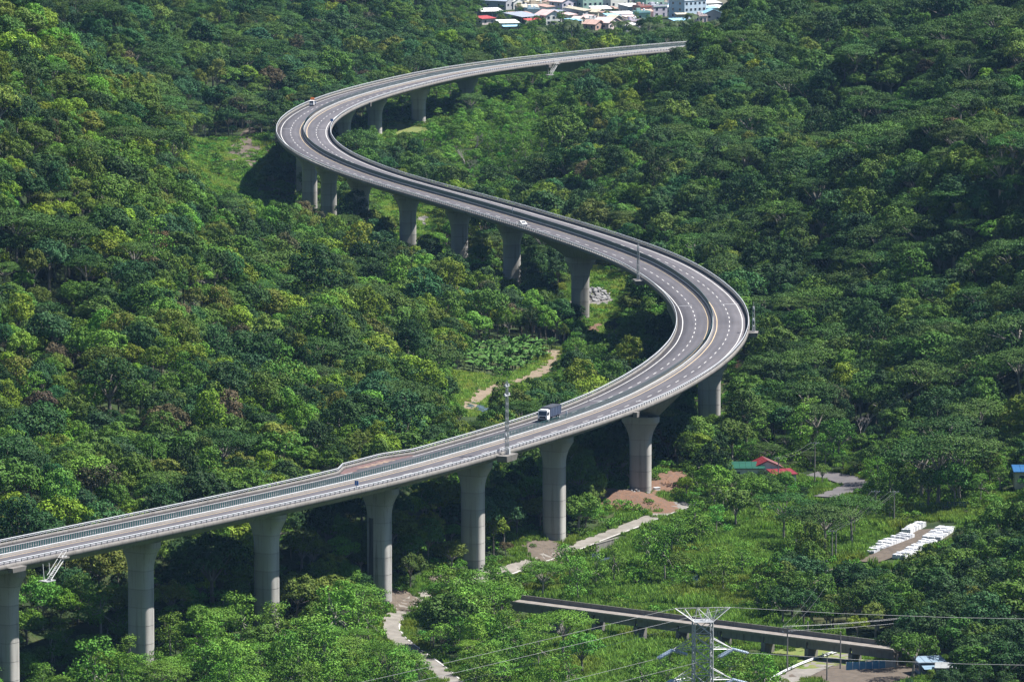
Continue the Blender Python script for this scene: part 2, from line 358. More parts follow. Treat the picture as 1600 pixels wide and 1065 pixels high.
def drape_patch(name, px, py, rx, ry, m, rot=0.0, lift=.3, seed=0, hump=0.0, rough=.25, track=True):
    c = at(px, py); r = np.random.default_rng(seed); K, R = 44, 10
    th = np.linspace(0, 2 * math.pi, K, endpoint=False)
    rad = 1 + rough * sum(np.sin(th * k + r.random() * 6.28) * r.random() / k ** .7 for k in range(2, 8))
    V = [[c[0], c[1], c[2] + lift + hump]]; Fq = []
    for q in range(1, R + 1):
        f = q / R
        x = np.cos(th) * rad * rx * f; y = np.sin(th) * rad * ry * f
        X = c[0] + x * math.cos(rot) - y * math.sin(rot); Y = c[1] + x * math.sin(rot) + y * math.cos(rot)
        z = ground(X, Y) + lift * (1 if q < R else -1) + hump * (math.cos(f * math.pi) * .5 + .5) + (r.random(K) - .5) * .25 * (1 if hump == 0 else 2)
        V += list(np.stack([X, Y, z], 1))
    mb = MB(); fs = [(0, 1 + k, 1 + (k + 1) % K) for k in range(K)]
    for q in range(1, R):
        a = 1 + (q - 1) * K; b = a + K
        fs += [(a + k, b + k, b + (k + 1) % K, a + (k + 1) % K) for k in range(K)]
    mb.add(V, fs); o = mb.build(name, m, smooth=True); tag(o, kind='structure')
    if track: PATCHES.append((c[0], c[1], rx, ry, rot))
    return o

# ================================================================== VIADUCT
CTR = [(-97.8,1375.9),(-82.1,1399.1),(-66.6,1422.5),(-51.5,1446.0),(-36.8,1469.8),(-23.3,1494.4),(-11.1,1519.5),(0.7,1544.9),(12.1,1570.5),(22.3,1596.5),(31.0,1623.1),(38.2,1650.2),(44.4,1677.5),(49.4,1705.0),(53.2,1732.7),(55.5,1760.6),(56.5,1788.6),(56.1,1816.5),(54.3,1844.5),(51.4,1872.3),(47.6,1900.0),(42.7,1927.6),(36.2,1954.8),(28.6,1981.8),(20.5,2008.5),(11.8,2035.2),(2.7,2061.6),(-6.5,2088.1),(-16.0,2114.4),(-25.7,2140.7),(-35.4,2167.0),(-44.5,2193.4),(-52.7,2220.2),(-59.9,2247.2),(-66.2,2274.5),(-71.1,2302.0),(-74.8,2329.8),(-77.1,2357.7),(-78.0,2385.6),(-77.6,2413.6),(-75.7,2441.5),(-72.5,2469.3),(-68.0,2496.9),(-62.1,2524.3),(-55.1,2551.4),(-47.1,2578.2),(-38.4,2604.9),(-28.7,2631.1),(-17.2,2656.6),(-3.8,2681.1),(11.4,2704.6),(27.9,2727.2),(44.8,2749.5)]
_c = np.array(CTR); _d0 = np.array([math.cos(.98), math.sin(.98)]); _d1 = np.array([.66, .75])
_c = np.vstack([_c[0] - _d0 * 140, _c[0] - _d0 * 70, _c, _c[-1] + _d1 * 45, _c[-1] + _d1 * 90 + [4, -4], _c[-1] + _d1 * 140 + [10, -10]])
_dd = np.r_[0, np.cumsum(np.linalg.norm(np.diff(_c, axis=0), axis=1))]
_s = np.arange(0, _dd[-1], 1.0); CL = np.stack([np.interp(_s, _dd, _c[:, k]) for k in (0, 1)], 1)
_k = np.hanning(37)[1:-1]; _k /= _k.sum(); _pad = 17
_q = np.vstack([CL[0] + (CL[0] - CL[_pad]) * np.arange(_pad, 0, -1)[:, None] / _pad, CL, CL[-1] + (CL[-1] - CL[-1 - _pad]) * np.arange(1, _pad + 1)[:, None] / _pad])
CL = np.stack([np.convolve(_q[:, k], _k, 'valid') for k in (0, 1)], 1)
SS = np.r_[0, np.cumsum(np.linalg.norm(np.diff(CL, axis=0), axis=1))] - 140.0
TT = np.gradient(CL, axis=0); TT /= np.linalg.norm(TT, axis=1)[:, None]
DECK = 36.1
S0, S1 = float(SS[0]), float(SS[-1])
def bank(s): return np.interp(s, [-140, 150, 260, 640, 760, 880, 980, 1200, 1300, 1700], [.008, .012, .03, .03, .02, -.015, -.028, -.028, -.012, -.01])
def bay(s): return np.interp(s, [122, 130, 149, 160], [0, 3.3, 3.3, 0])
def rd(s, t, h=0.0):
    """point on the viaduct: station, offset to the right, height above the road"""
    s = np.asarray(s, float); x = np.interp(s, SS, CL[:, 0]); y = np.interp(s, SS, CL[:, 1])
    tx = np.interp(s, SS, TT[:, 0]); ty = np.interp(s, SS, TT[:, 1])
    return np.stack([x + ty * t, y - tx * t, DECK + h + bank(s) * t + 0 * x], -1)
def heading(s): return math.atan2(float(np.interp(s, SS, TT[:, 1])), float(np.interp(s, SS, TT[:, 0])))
def sweep(name, prof, m, parent, s0=None, s1=None, step=3.0, closed=True, smooth=False):
    """prof: list of (t, h) or callables of s"""
    s = np.arange(S0 if s0 is None else s0, (S1 if s1 is None else s1) + .01, step); rows = []
    for t, h in prof:
        t = t(s) if callable(t) else np.full(len(s), float(t)); h = h(s) if callable(h) else np.full(len(s), float(h))
        rows.append(rd(s, t, h))
    V = np.stack(rows, 1); n, k = V.shape[:2]; ii = np.arange(n * k).reshape(n, k)
    if closed: ii = np.concatenate([ii, ii[:, :1]], 1)
    Fq = np.stack([ii[:-1, :-1], ii[1:, :-1], ii[1:, 1:], ii[:-1, 1:]], -1).reshape(-1, 4)
    o = mesh_np(name, V.reshape(-1, 3), Fq, m, parent, smooth)
    if closed:
        bm = bmesh.new(); bm.from_mesh(o.data); bm.verts.ensure_lookup_table()
        bm.faces.new([bm.verts[i] for i in range(k)]); bm.faces.new([bm.verts[(n - 1) * k + i] for i in range(k)][::-1])
        bmesh.ops.recalc_face_normals(bm, faces=bm.faces); bm.to_mesh(o.data); bm.free()
    return o
HAUNCH = [(288, 0, 60, 6.4), (405, 60, 60, 6.6), (537, 60, 60, 6.6), (668, 60, 45, 6.2), (1432, 75, 75, 6.4)]
def gdepth(s):
    d = np.full(len(s), 2.7)
    for c, l, r, D in HAUNCH:
        u = s - c
        k = np.where(u < 0, np.clip(1 + u / max(l, 1e-3), 0, 1), np.clip(1 - u / max(r, 1e-3), 0, 1))
        d = np.maximum(d, 2.7 + (D - 2.7) * k ** 1.9)
    return d
viaduct = empty('viaduct', (0, 0, 0))
tag(viaduct, 'long grey concrete highway viaduct curving in an S through the forested valley', 'viaduct')
girder = sweep('girder', [(lambda s: -10.2 - bay(s), -.12), (10.2, -.12), (10.35, -.5), (5.4, -1.0), (4.7, lambda s: -gdepth(s)), (-4.7, lambda s: -gdepth(s)), (-5.4, -1.0), (lambda s: -10.35 - bay(s), -.5)], M['conc_deck'], viaduct, step=4.0)
surf = sweep('road_surface', [(lambda s: -9.7 - bay(s), 0.0), (-5, .05), (0, .1), (5, .05), (9.7, 0.0), (9.7, -.11), (lambda s: -9.7 - bay(s), -.11)], M['asphalt'], viaduct, step=3.0)
def road_wear(o):
    s = np.arange(S0, S1 + .01, 3.0); tv = np.array([-9.7, -5, 0, 5, 9.7, 9.7, -9.7])
    uv = np.zeros((len(s), 7, 3), np.float32); uv[:, :, 0] = s[:, None]; uv[:, :, 1] = tv[None]
    a = o.data.attributes.new('st', 'FLOAT_VECTOR', 'POINT'); a.data.foreach_set('vector', uv.ravel())
    t = M['asphalt'].node_tree; p = t.nodes['Principled BSDF']; src = p.inputs['Base Color'].links[0].from_socket; N = t.nodes.new; L = t.links.new
    at_ = N('ShaderNodeAttribute'); at_.attribute_name = 'st'; sx = N('ShaderNodeSeparateXYZ'); L(at_.outputs['Vector'], sx.inputs[0])
    ab = N('ShaderNodeMath'); ab.operation = 'ABSOLUTE'; L(sx.outputs[1], ab.inputs[0]); dv = N('ShaderNodeMath'); dv.operation = 'DIVIDE'; dv.inputs[1].default_value = 10; L(ab.outputs[0], dv.inputs[0])
    rp = N('ShaderNodeValToRGB'); e = rp.color_ramp.elements; e[0].position = 0; e[0].color = (1.12,) * 3 + (1,); e[1].position = 1; e[1].color = (1.2, 1.17, 1.12, 1)
    for pos, v in ((.13, 1.1), (.215, .86), (.30, 1.04), (.385, .86), (.475, 1.06), (.56, .84), (.65, 1.03), (.735, .84), (.83, 1.08)):
        q = e.new(pos); q.color = (v, v, v, 1)
    L(dv.outputs[0], rp.inputs[0])
    mp = N('ShaderNodeMapping'); mp.inputs['Scale'].default_value = (.035, .5, 1); L(at_.outputs['Vector'], mp.inputs[0])
    n1 = N('ShaderNodeTexNoise'); n1.inputs['Scale'].default_value = 1; n1.inputs['Detail'].default_value = 7; L(mp.outputs[0], n1.inputs['Vector'])
    mr = N('ShaderNodeMapRange'); mr.inputs[1].default_value = .3; mr.inputs[2].default_value = .7; mr.inputs[3].default_value = .82; mr.inputs[4].default_value = 1.15; L(n1.outputs['Fac'], mr.inputs[0])
    m1 = N('ShaderNodeMix'); m1.data_type = 'RGBA'; m1.blend_type = 'MULTIPLY'; m1.inputs['Factor'].default_value = .75; L(src, m1.inputs['A']); L(rp.outputs[0], m1.inputs['B'])
    m2 = N('ShaderNodeMix'); m2.data_type = 'RGBA'; m2.blend_type = 'MULTIPLY'; m2.inputs['Factor'].default_value = 1; L(m1.outputs['Result'], m2.inputs['A']); L(mr.outputs[0], m2.inputs['B'])
    L(m2.outputs['Result'], p.inputs['Base Color'])
road_wear(surf)
for sd, nm in ((1, None), (-1, None)):
    e = (lambda s: bay(s)) if sd < 0 else (lambda s: 0 * s)
    f_ = lambda t, sd=sd, e=e: (lambda s: sd * (t + e(s)))
    par_ = sweep('parapet', [(f_(9.72), -.11), (f_(9.78), .3), (f_(9.84), .62), (f_(10.22), .62), (f_(10.40), .25), (f_(10.40), -.52), (f_(10.1), -.56), (f_(9.9), -.5), (f_(10.0), -.2)], M['conc_parapet'], viaduct, step=3.0)
    # two steel tubes on posts
    for h, r in ((1.34, .075), (1.02, .045)):
        sweep('rail_tube', [(f_(10.05 - r), h - r), (f_(10.05 + r), h - r), (f_(10.05 + r), h + r), (f_(10.05 - r), h + r)], M['galv'], par_, step=2.0)
    mb = MB()
    for s in np.arange(S0 + 1, S1 - 1, 2.0):
        p = rd(s, sd * (10.05 + float(e(np.array(s))))); hd = heading(s)
        z0 = p[2]
        mb.box((p[0], p[1], z0 + .95), (.2, .2, .70), hd)
    tag(mb.build('rail_post', M['post_steel'], par_), kind='stuff')
# median: low concrete barrier with green anti-glare boards on top
med = sweep('median_barrier', [(-.45, .06), (-.40, .14), (-.24, .3), (-.20, .5), (.20, .5), (.24, .3), (.40, .14), (.45, .06)], M['conc_parapet'], viaduct, step=3.0)
sweep('median_cap', [(-.11, .502), (-.11, .66), (.11, .66), (.11, .502)], M['galv'], med, step=3.0)
mb = MB()
for s in np.arange(S0 + 1, S1 - 1, .84):
    p = rd(s, 0.0); mb.box((p[0], p[1], p[2] + 1.27), (.55, .05, 1.2), heading(s) + .12)
tag(mb.build('screen_board', M['screen'], med), kind='stuff')
sweep('screen_rail', [(-.05, 1.88), (-.05, 1.93), (.05, 1.93), (.05, 1.88)], M['screen'], med, step=3.0)
# paint
def line(name, t, w_, m, parent=surf, s0=None, s1=None):
    k = lambda tt: .1 - abs(tt) * .01
    return sweep(name, [(t - w_ / 2, k(t - w_ / 2) + .006), (t + w_ / 2, k(t + w_ / 2) + .006)], m, parent, s0, s1, step=3.0, closed=False)
for t in (-8.35, 8.35): line('edge_line', t, .24, M['white_paint'])
for t in (-1.25, 1.25): line('median_line', t, .2, M['yellow_paint'])
V = []; Fq = []
for t in (-4.75, 4.75):
    for s in np.arange(S0 + 4 + (3 if t > 0 else 0), S1 - 6, 10.0):
        b = len(V); k = .1 - abs(t) * .01 + .006
        for q in np.linspace(0, 4.0, 3):
            V += [rd(s + q, t - .1, k + .001), rd(s + q, t + .1, k - .001)]
        Fq += [(b, b + 1, b + 3, b + 2), (b + 2, b + 3, b + 5, b + 4)]
tag(mesh_np('lane_dash', np.array(V), np.array(Fq), M['white_paint'], surf), kind='stuff')
jm = mat('joint_steel', (.33, .33, .35), .6, (.22, .22, .23), 2)
for s in (-24, 268, 480, 690, 1062, 1352):
    for a, b in ((-9.6, -1.6), (1.6, 9.6)):
        o = sweep('expansion_joint', [(a, .02), ((a + b) / 2, .06), (b, .02), (b, .03), ((a + b) / 2, .075), (a, .03)], jm, viaduct, s, s + .9, step=.3)
# emergency bay
bayo = sweep('bay_surface', [(lambda s: -9.6 - bay(s), .012), (-8.6, .024)], M['asphalt_red'], surf, 122.5, 159, step=1.5, closed=False)
mb = MB()
for k in range(5):
    s = 133 + k * 3.2
    for a, b in (((s, -11.2), (s + 2.1, -9.2)),):
        mb.add([rd(a[0], a[1], .03), rd(a[0] + 1.2, a[1], .03), rd(b[0] + 1.2, b[1], .03), rd(b[0], b[1], .03)], [(0, 1, 2, 3)])
mb.build('bay_hatching', mat('cream_paint', (.42, .31, .21), .7, (.22, .16, .12), .9), surf)

# piers
PIER_S = [-20, 28, 76, 124, 172, 220, 288, 405, 537, 668, 736, 788, 840, 896, 948, 1000, 1050, 1116, 1184, 1232, 1288, 1339, 1432]
def superellipse(a, b, n=56, e=3.2):
    out = []
    for k in range(n):
        t = 2 * math.pi * k / n; c, s_ = math.cos(t), math.sin(t)
        out.append((a * math.copysign(abs(c) ** (2 / e), c), b * math.copysign(abs(s_) ** (2 / e), s_)))
    return out
def make_pier(s, stained=False):
    p = rd(s, 0.0); hd = heading(s); top = DECK - float(gdepth(np.array([s]))[0]) - .02
    zb = g1(p[0], p[1]) - 2.5; H = top - zb
    big = 1.0 if s not in (405, 537) else 1.12
    a0, b0 = 2.75 * big, 2.2 * big
    lv = [(0, a0 * 1.02)]
    z = 0
    joints = np.arange(4.2, H - 6.5, 4.1)
    for j in joints: lv += [(j - .07, a0), (j - .06, a0 - .05), (j + .06, a0 - .05), (j + .07, a0)]
    f0 = H - 7.0
    for k in np.linspace(0, 1, 9):
        lv.append((f0 + k * 5.6, a0 + (4.75 - a0) * k ** 2.1))
    lv += [(H - 1.35, 4.85), (H, 4.85)]
    lv = sorted(lv); V = []; n = 56
    for z_, a in lv:
        b = b0 + (a - a0) * .12 if a > a0 else b0 + (a - a0)
        V += [(x, y, z_) for x, y in superellipse(a, b)]
    k = len(lv); Fq = [(r * n + i, r * n + (i + 1) % n, (r + 1) * n + (i + 1) % n, (r + 1) * n + i) for r in range(k - 1) for i in range(n)]
    me = MB(); me.add(V, Fq + [tuple(range((k - 1) * n, k * n))])
    o = me.build('pier', M['conc_dark'] if stained else M['conc_pier'], viaduct)
    o.location = (p[0], p[1], zb); o.rotation_euler = (0, 0, hd - math.pi / 2)
    # bearing blocks
    for q in (-2.6, 2.6):
        bb = MB().box((q, 0, H + .01), (1.2, 1.4, .12)); ob = bb.build('bearing', M['black'], o)
    return o
for s in PIER_S:
    o = make_pier(s, s == 124)
    if s == 124:
        o['label'] = 'pier with a dark vertical water stain'
        sm = mat('black_stain', (.035, .037, .04), .9, (.14, .14, .14), .7, stretch=(2.5, 2.5, .12))
        H_ = DECK - 2.72 - o.location.z
        mb = MB()
        prof_ = superellipse(2.755, 2.205, 160)
        sel = [pt for pt in prof_ if pt[1] < 0 and -1.75 < pt[0] < -.35]
        sel.sort()
        rows = [(x * 1.004, y * 1.004) for x, y in sel]
        nn = len(rows); V = [(x, y, z) for z in (2.6, 10, 18, H_ - 7.1) for x, y in rows]
        mb.add(V, [(r * nn + i, r * nn + i + 1, (r + 1) * nn + i + 1, (r + 1) * nn + i) for r in range(3) for i in range(nn - 1)])
        mb.build('stain_strip', sm, o)
# access stairs, hanging platforms and drain boxes on the deck edge
def access_stair(s, sd=1):
    a = rd(s, sd * 10.5); b = rd(s - 6.0, sd * 10.9); hd = heading(s); z1 = a[2] + .2; z0 = a[2] - 4.2
    e = empty('access_stair', tuple(a), 0, viaduct)
    off = np.array([math.sin(hd), -math.cos(hd), 0]) * .5 * sd
    A = np.array([0, 0, .3]); B = np.array([b[0] - a[0], b[1] - a[1], z0 - a[2]])
    for k in (-1, 1):
        MB().beam(A + off * k + off * 2, B + off * k + off * 2, .10).build('stringer', M['steel_grey'], e)
        MB().beam(A + off * k + off * 2 + [0, 0, 1], B + off * k + off * 2 + [0, 0, 1], .06).build('handrail', M['steel_grey'], e)
    for q in np.linspace(.05, .95, 14):
        c = A + (B - A) * q + off * 2; MB().box(c, (.32, 1.0, .05), hd).build('tread', M['steel_grey'], e)
    MB().box(np.array([-.6 * math.cos(hd), -.6 * math.sin(hd), -.1]) + off * 2.2, (2.6, 1.5, .3), hd).build('landing', M['conc_parapet'], e)
    MB().box(B + off * 1.0 + [0, 0, -.2], (3.2, 2.2, .2), hd).build('landing', M['steel_grey'], e)
    for q in (-.35, .35): MB().beam(B + off + [q * math.cos(hd) * 3, q * math.sin(hd) * 3, 0], np.array([B[0], B[1], -.7]) + off * .4 + [q * math.cos(hd) * 3, q * math.sin(hd) * 3, 0], .1).build('hanger', M['steel_grey'], e)
access_stair(-14, 1); access_stair(1396, 1)
def edge_box(name, s, sd, size, dz=-.6):
    p = rd(s, sd * (10.38 + size[1] / 2)); hd = heading(s)
    MB().box((p[0], p[1], p[2] + dz), size, hd, taper=1.15).build(name, M['conc_parapet'], viaduct)
edge_box('edge_bracket', -30, 1, (4.2, 1.4, 1.0)); edge_box('edge_bracket', 248, 1, (1.6, 1.1, 1.3)); edge_box('edge_bracket', 1390, 1, (2.2, 1.3, 1.3)); edge_box('edge_bracket', 1184, 1, (1.0, .7, 1.6)); edge_box('edge_bracket', 1024, -1, (1.0, .7, 1.6)); edge_box('edge_bracket', 1030, -1, (.7, .5, 1.2))
edge_box('mast_bracket', 166.5, 1, (5.4, 2.6, 1.5)); edge_box('mast_bracket', 549, -1, (5.0, 2.4, 1.3)); edge_box('mast_bracket', 415, 1, (4.5, 2.4, 1.2))
# roadside camera masts standing on brackets
def mast(s, sd, h, label, arms):
    p = rd(s, sd * 11.7); hd = heading(s)
    e = empty('camera_mast', (p[0], p[1], p[2] + .16), hd); tag(e, label, 'mast', 'camera masts on the viaduct')
    col = MB()
    for x in (-.35, .35):
        for y in (-.35, .35): MB().beam((x, y, 0), (x * .55, y * .55, h), .10, .07).build('leg', M['steel_grey'], e)
    z = 0; k = 0
    while z < h - 1:
        c0, c1 = .35 * (1 - .45 * z / h), .35 * (1 - .45 * (z + .9) / h); sg = 1 if k % 2 else -1
        col.beam((-c0 * sg, -c0, z), (c1 * sg, -c1, z + .9), .045); col.beam((-c0 * sg, c0, z), (c1 * sg, c1, z + .9), .045)
        col.beam((-c0, -c0 * sg, z), (-c1, c1 * sg, z + .9), .045); col.beam((c0, -c0 * sg, z), (c1, c1 * sg, z + .9), .045)
        z += .9; k += 1
    col.build('bracing', M['steel_grey'], e)
    for z_, ln in arms:
        MB().box((0, 0, z_), (ln, .5, .16)).build('platform', M['galv'], e)
        for q in (-.42, .42): 
            cb = MB().box((q * ln, 0, z_ + .36), (.5, .3, .34)); cb.beam((q * ln, 0, z_ + .05), (q * ln, 0, z_ + .4), .06); cb.build('camera_housing', M['galv'], e)
    MB().box((.9, 0, .75), (.7, .6, 1.5)).build('control_cabinet', M['galv'], e)
    MB().beam((0, 0, h - .4), (0, 0, h + 1.2), .05).build('antenna', M['steel_grey'], e)
    return e
mast(166.5, 1, 17.5, 'tall steel lattice camera mast on the viaduct edge near the blue dump truck', ((4.6, 1.6), (14.2, 2.6), (16.4, 1.8)))
mast(549, -1, 10.5, 'shorter camera mast on the inner edge of the viaduct bend', ((9.4, 1.6),))
mast(415, 1, 7.0, 'low equipment mast on the outer edge of the viaduct bend', ((3.0, 1.8), (6.2, 1.4)))
# overhead sign post on the median and blue roadside plates
def road_sign(s, t, h, size, m, label, nm='road_sign'):
    p = rd(s, t); hd = heading(s); e = empty(nm, (p[0], p[1], p[2] + (.62 if abs(t) > 9.5 else .66)), hd); tag(e, label, 'sign')
    MB().beam((0, 0, 0), (0, 0, h), .07, n=8).build('post', M['galv'], e)
    MB().box((0, 0, h - size[1] / 2), (.06, size[0], size[1])).build('plate', m, e)
    return e
blue = mat('sign_blue', (.05, .16, .45), .4); 
road_sign(98, 10.0, 2.1, (1.0, 1.1), blue, 'small blue plate on a post at the near viaduct rail, among the left piers')
road_sign(228, 0.0, 2.0, (.5, 1.2), M['white_car'], 'white marker plate on the median beside the dump truck')
road_sign(735, 0.0, 2.2, (.5, 1.3), M['white_car'], 'white marker plate on the median near the white car')
road_sign(1078, 10.0, 2.2, (1.0, 1.0), blue, 'small blue plate on the inner rail of the far bend')

# ================================================================== VEHICLES
def put(e, s, t, toward_camera):
    p = rd(s, t); e.location = (p[0], p[1], p[2] + .1 - abs(t) * .01); e.rotation_euler = (0, math.atan(float(bank(np.array(s)))) * 0, heading(s) + (math.pi if toward_camera else 0))
def wheel(parent, x, y, r, w_):
    mb = MB(); n = 16
    V = []
    for yy, rr in ((-w_ / 2, r * .9), (-w_ / 2 + .05, r), (w_ / 2 - .05, r), (w_ / 2, r * .9)):
        V += [(x + rr * math.cos(2 * math.pi * k / n), y + yy, r + rr * math.sin(2 * math.pi * k / n)) for k in range(n)]
    fs = [(q * n + k, q * n + (k + 1) % n, (q + 1) * n + (k + 1) % n, (q + 1) * n + k) for q in range(3) for k in range(n)] + [tuple(range(n)), tuple(range(3 * n, 4 * n))]
    o = mb.add(V, fs).build('wheel', M['rubber'], parent)
    sgn = 1 if y > 0 else -1
    MB().beam((x, y + sgn * w_ * .46, r), (x, y + sgn * w_ * .54, r), r * .55, n=12).build('rim', M['galv'], o)
# dump truck (drives towards -s, +x is forward in its own frame)
tk = empty('dump_truck'); tag(tk, 'white-cabbed dump truck with blue-grey cargo body driving on the viaduct', 'truck')
MB().box((-.6, 0, .85), (8.6, .9, .35)).build('chassis', M['black'], tk)
cab = MB(); cab.prism([(3.0, .75), (4.72, .75), (4.80, 1.7), (4.55, 2.95), (3.0, 3.05)], 'y', -1.22, 1.22)
cabo = cab.build('cab', M['white_car'], tk)
MB().add([(4.815, -1.08, 1.75), (4.815, 1.08, 1.75), (4.60, 1.05, 2.78), (4.60, -1.05, 2.78)], [(0, 1, 2, 3)]).add([(4.78, -1.08, 1.75), (4.78, 1.08, 1.75), (4.55, 1.05, 2.78), (4.55, -1.05, 2.78)], [(3, 2, 1, 0)]).build('windscreen', M['glass'], cabo)
for y in (-1, 1):
    MB().box((3.95, y * 1.235, 2.2), (1.0, .02, .75)).build('side_window', M['glass'], cabo)
    MB().box((4.75, y * 1.42, 2.1), (.15, .25, .6)).build('mirror', M['black'], cabo)
    MB().box((4.82, y * .92, .92), (.08, .36, .22)).build('headlight', M['glass'], cabo)
MB().box((4.85, 0, .62), (.25, 2.45, .5)).build('bumper', M['black'], cabo)
MB().box((4.815, 0, 1.3), (.03, 1.6, .5)).build('grille', M['black'], cabo)
MB().box((3.8, 0, 3.12), (1.2, 2.1, .16), taper=.85).build('roof_deflector', M['white_car'], cabo)
body = MB(); body.prism([(-4.7, 1.15), (2.55, 1.15), (2.65, 3.35), (-4.8, 3.35)], 'y', -1.24, 1.24)
bo = body.build('cargo_body', M['blue_body'], tk)
for k in range(7):
    for y in (-1, 1): MB().box((-4.2 + k * 1.05, y * 1.275, 2.25), (.14, .07, 2.1)).build('rib', M['blue_body'], bo)
MB().box((-1.07, 0, 3.42), (7.5, 2.55, .12)).box((-1.07, 0, 3.5), (6.9, 1.9, .1)).build('tarp', M['dark_tarp'], tk)
for x in (3.6, -2.4, -3.7):
    for y in (-1.02, 1.02): wheel(tk, x, y, .52, .36)
put(tk, 229, -4.9, True)
# white hatchback
cr = empty('car'); tag(cr, 'small white car alone on the middle stretch of the viaduct', 'car')
body = MB(); body.prism([(-2.05, .35), (2.1, .35), (2.15, .72), (1.95, .86), (1.05, .97), (.35, 1.45), (-1.2, 1.48), (-1.95, 1.0), (-2.1, .7)], 'y', -.84, .84)
bo = body.build('body', M['white_car'], cr)
MB().add([(1.04, -.74, 1.0), (1.04, .74, 1.0), (.40, .66, 1.43), (.40, -.66, 1.43)], [(0, 1, 2, 3)]).build('windscreen', M['glass'], bo)
MB().add([(-1.96, -.72, 1.03), (-1.96, .72, 1.03), (-1.25, .64, 1.465), (-1.25, -.64, 1.465)], [(3, 2, 1, 0)]).build('rear_window', M['glass'], bo)
for y in (-1, 1):
    MB().add([(.8, y * .846, 1.0), (.3, y * .846, 1.38), (-1.15, y * .846, 1.38), (-1.6, y * .846, 1.0)], [(0, 1, 2, 3)]).build('side_window', M['glass'], bo)
    MB().box((2.1, y * .6, .68), (.12, .34, .14)).build('headlight', M['glass'], bo)
    for x in (1.3, -1.3): wheel(cr, x, y * .78, .31, .2)
put(cr, 707, -6.3, True)
# works pickup with orange sign
pk = empty('works_truck'); tag(pk, 'white works truck carrying an orange sign on the far bend shoulder', 'truck')
MB().box((-.4, 0, .6), (5.0, .8, .25)).build('chassis', M['black'], pk)
c = MB(); c.prism([(.7, .45), (2.45, .45), (2.5, 1.15), (2.1, 2.05), (.7, 2.1)], 'y', -.88, .88); co = c.build('cab', M['white_car'], pk)
MB().add([(2.515, -.76, 1.2), (2.515, .76, 1.2), (2.16, .7, 1.95), (2.16, -.7, 1.95)], [(0, 1, 2, 3)]).build('windscreen', M['glass'], co)
for y in (-1, 1):
    MB().box((1.45, y * .89, 1.55), (.8, .02, .5)).build('side_window', M['glass'], co)
    MB().box((2.5, y * .62, .75), (.06, .28, .18)).build('headlight', M['glass'], co)
    for x in (1.6, -1.9): wheel(pk, x, y * .74, .36, .22)
b = MB(); b.box((-1.3, 0, .85), (3.6, 1.8, .12)); b.box((-1.3, .87, 1.15), (3.6, .06, .5)); b.box((-1.3, -.87, 1.15), (3.6, .06, .5)); b.box((-3.07, 0, 1.15), (.06, 1.8, .5))
b.build('cargo_bed', M['blue_body'], pk)
b = MB(); b.box((-.6, 0, 1.3), (1.2, 1.4, .8)); b.build('load_box', M['dark_tarp'], pk)
sg = MB(); sg.beam((.2, 0, .9), (.2, 0, 2.3), .06); sg.box((.2, 0, 2.75), (.08, 1.5, 1.0)); sg.build('arrow_board', M['orange'], pk)
put(pk, 1162, -7.6, True)

# ================================================================== VALLEY FLOOR: roads, soil, water
W_ = lambda *p: [at(*q) for q in p]
road1, RQ, RN = drape_ribbon('service_road', [(1085,785),(1040,803),(985,826),(930,845),(880,863),(830,880),(740,908),(690,924),(650,938),(620,960),(608,980),(622,1000),(655,1025),(690,1050),(720,1080)], 4.6, M['conc_road'])
tag(road1, 'pale concrete service road winding beneath the viaduct')
def edge_strip(name, Q, N, off, w_, m, lift):
    V = []
    for t in (off - w_ / 2, off + w_ / 2):
        p = Q + N * t; V.append(np.c_[p, np.maximum(ground(p[:, 0], p[:, 1]), ground(Q[:, 0], Q[:, 1]) - .6) + lift])
    V = np.stack(V, 1); n = len(V); ii = np.arange(2 * n).reshape(n, 2)
    o = mesh_np(name, V.reshape(-1, 3), np.stack([ii[:-1, 0], ii[:-1, 1], ii[1:, 1], ii[1:, 0]], -1), m); tag(o, kind='structure'); return o
edge_strip('road_marking', RQ, RN, -1.9, .3, M['white_paint'], .30)
road2, _, _ = drape_ribbon('bend_road', [(1268,741),(1295,745),(1325,750),(1343,757),(1332,765),(1308,772),(1290,780)], 8.0, mat('grey_asphalt', (.085, .08, .085), .85, (.115, .108, .11), .2), lift=.3)
road3, TQ, _ = drape_ribbon('dirt_track', [(722,640),(735,628),(752,616),(775,607),(800,600),(830,592),(852,578),(864,567),(872,556),(862,548)], 4.6, M['sand'], lift=.3)
tag(road3, 'sandy dirt track below the banana grove')
road4, G4, GN4 = drape_ribbon('farm_lane', [(1215,1075),(1240,1058),(1275,1043),(1310,1030),(1345,1020),(1385,1008)], 6.5, M['conc_road'], lift=.3)
road5, _, _ = drape_ribbon('yard_track', [(1352,880),(1385,868),(1410,855),(1432,842),(1450,832),(1462,824)], 7.0, M['soil'], lift=.3)
drape_patch('red_soil_mound', 985, 783, 13.5, 17, M['soil_red'], seed=3, hump=1.6, rot=.5)
drape_patch('red_soil_mound', 1042, 757, 7, 26, M['soil_red'], seed=4, hump=.8, rot=-.2)
drape_patch('bare_soil', 850, 862, 7, 14, M['soil'], seed=5)
drape_patch('bare_soil', 1040, 790, 5, 8, M['gravel'], seed=8)
drape_patch('bare_soil', 620, 940, 6, 10, M['soil'], seed=6)
drape_patch('bare_soil', 700, 918, 5, 9, M['soil'], seed=7)
drape_patch('bare_soil', 1300, 905, 6.5, 16, M['soil'], seed=9, rot=-.2)
drape_patch('bare_soil', 1345, 1055, 17, 22, M['soil'], seed=10, lift=.22)
drape_patch('gravel_bank', 935, 472, 8, 26, M['gravel'], seed=11, rot=.15)
drape_patch('gravel_bank', 897, 478, 3, 14, M['gravel'], seed=31)
drape_patch('bare_soil', 930, 515, 3.4, 14, M['soil_red'], seed=12)
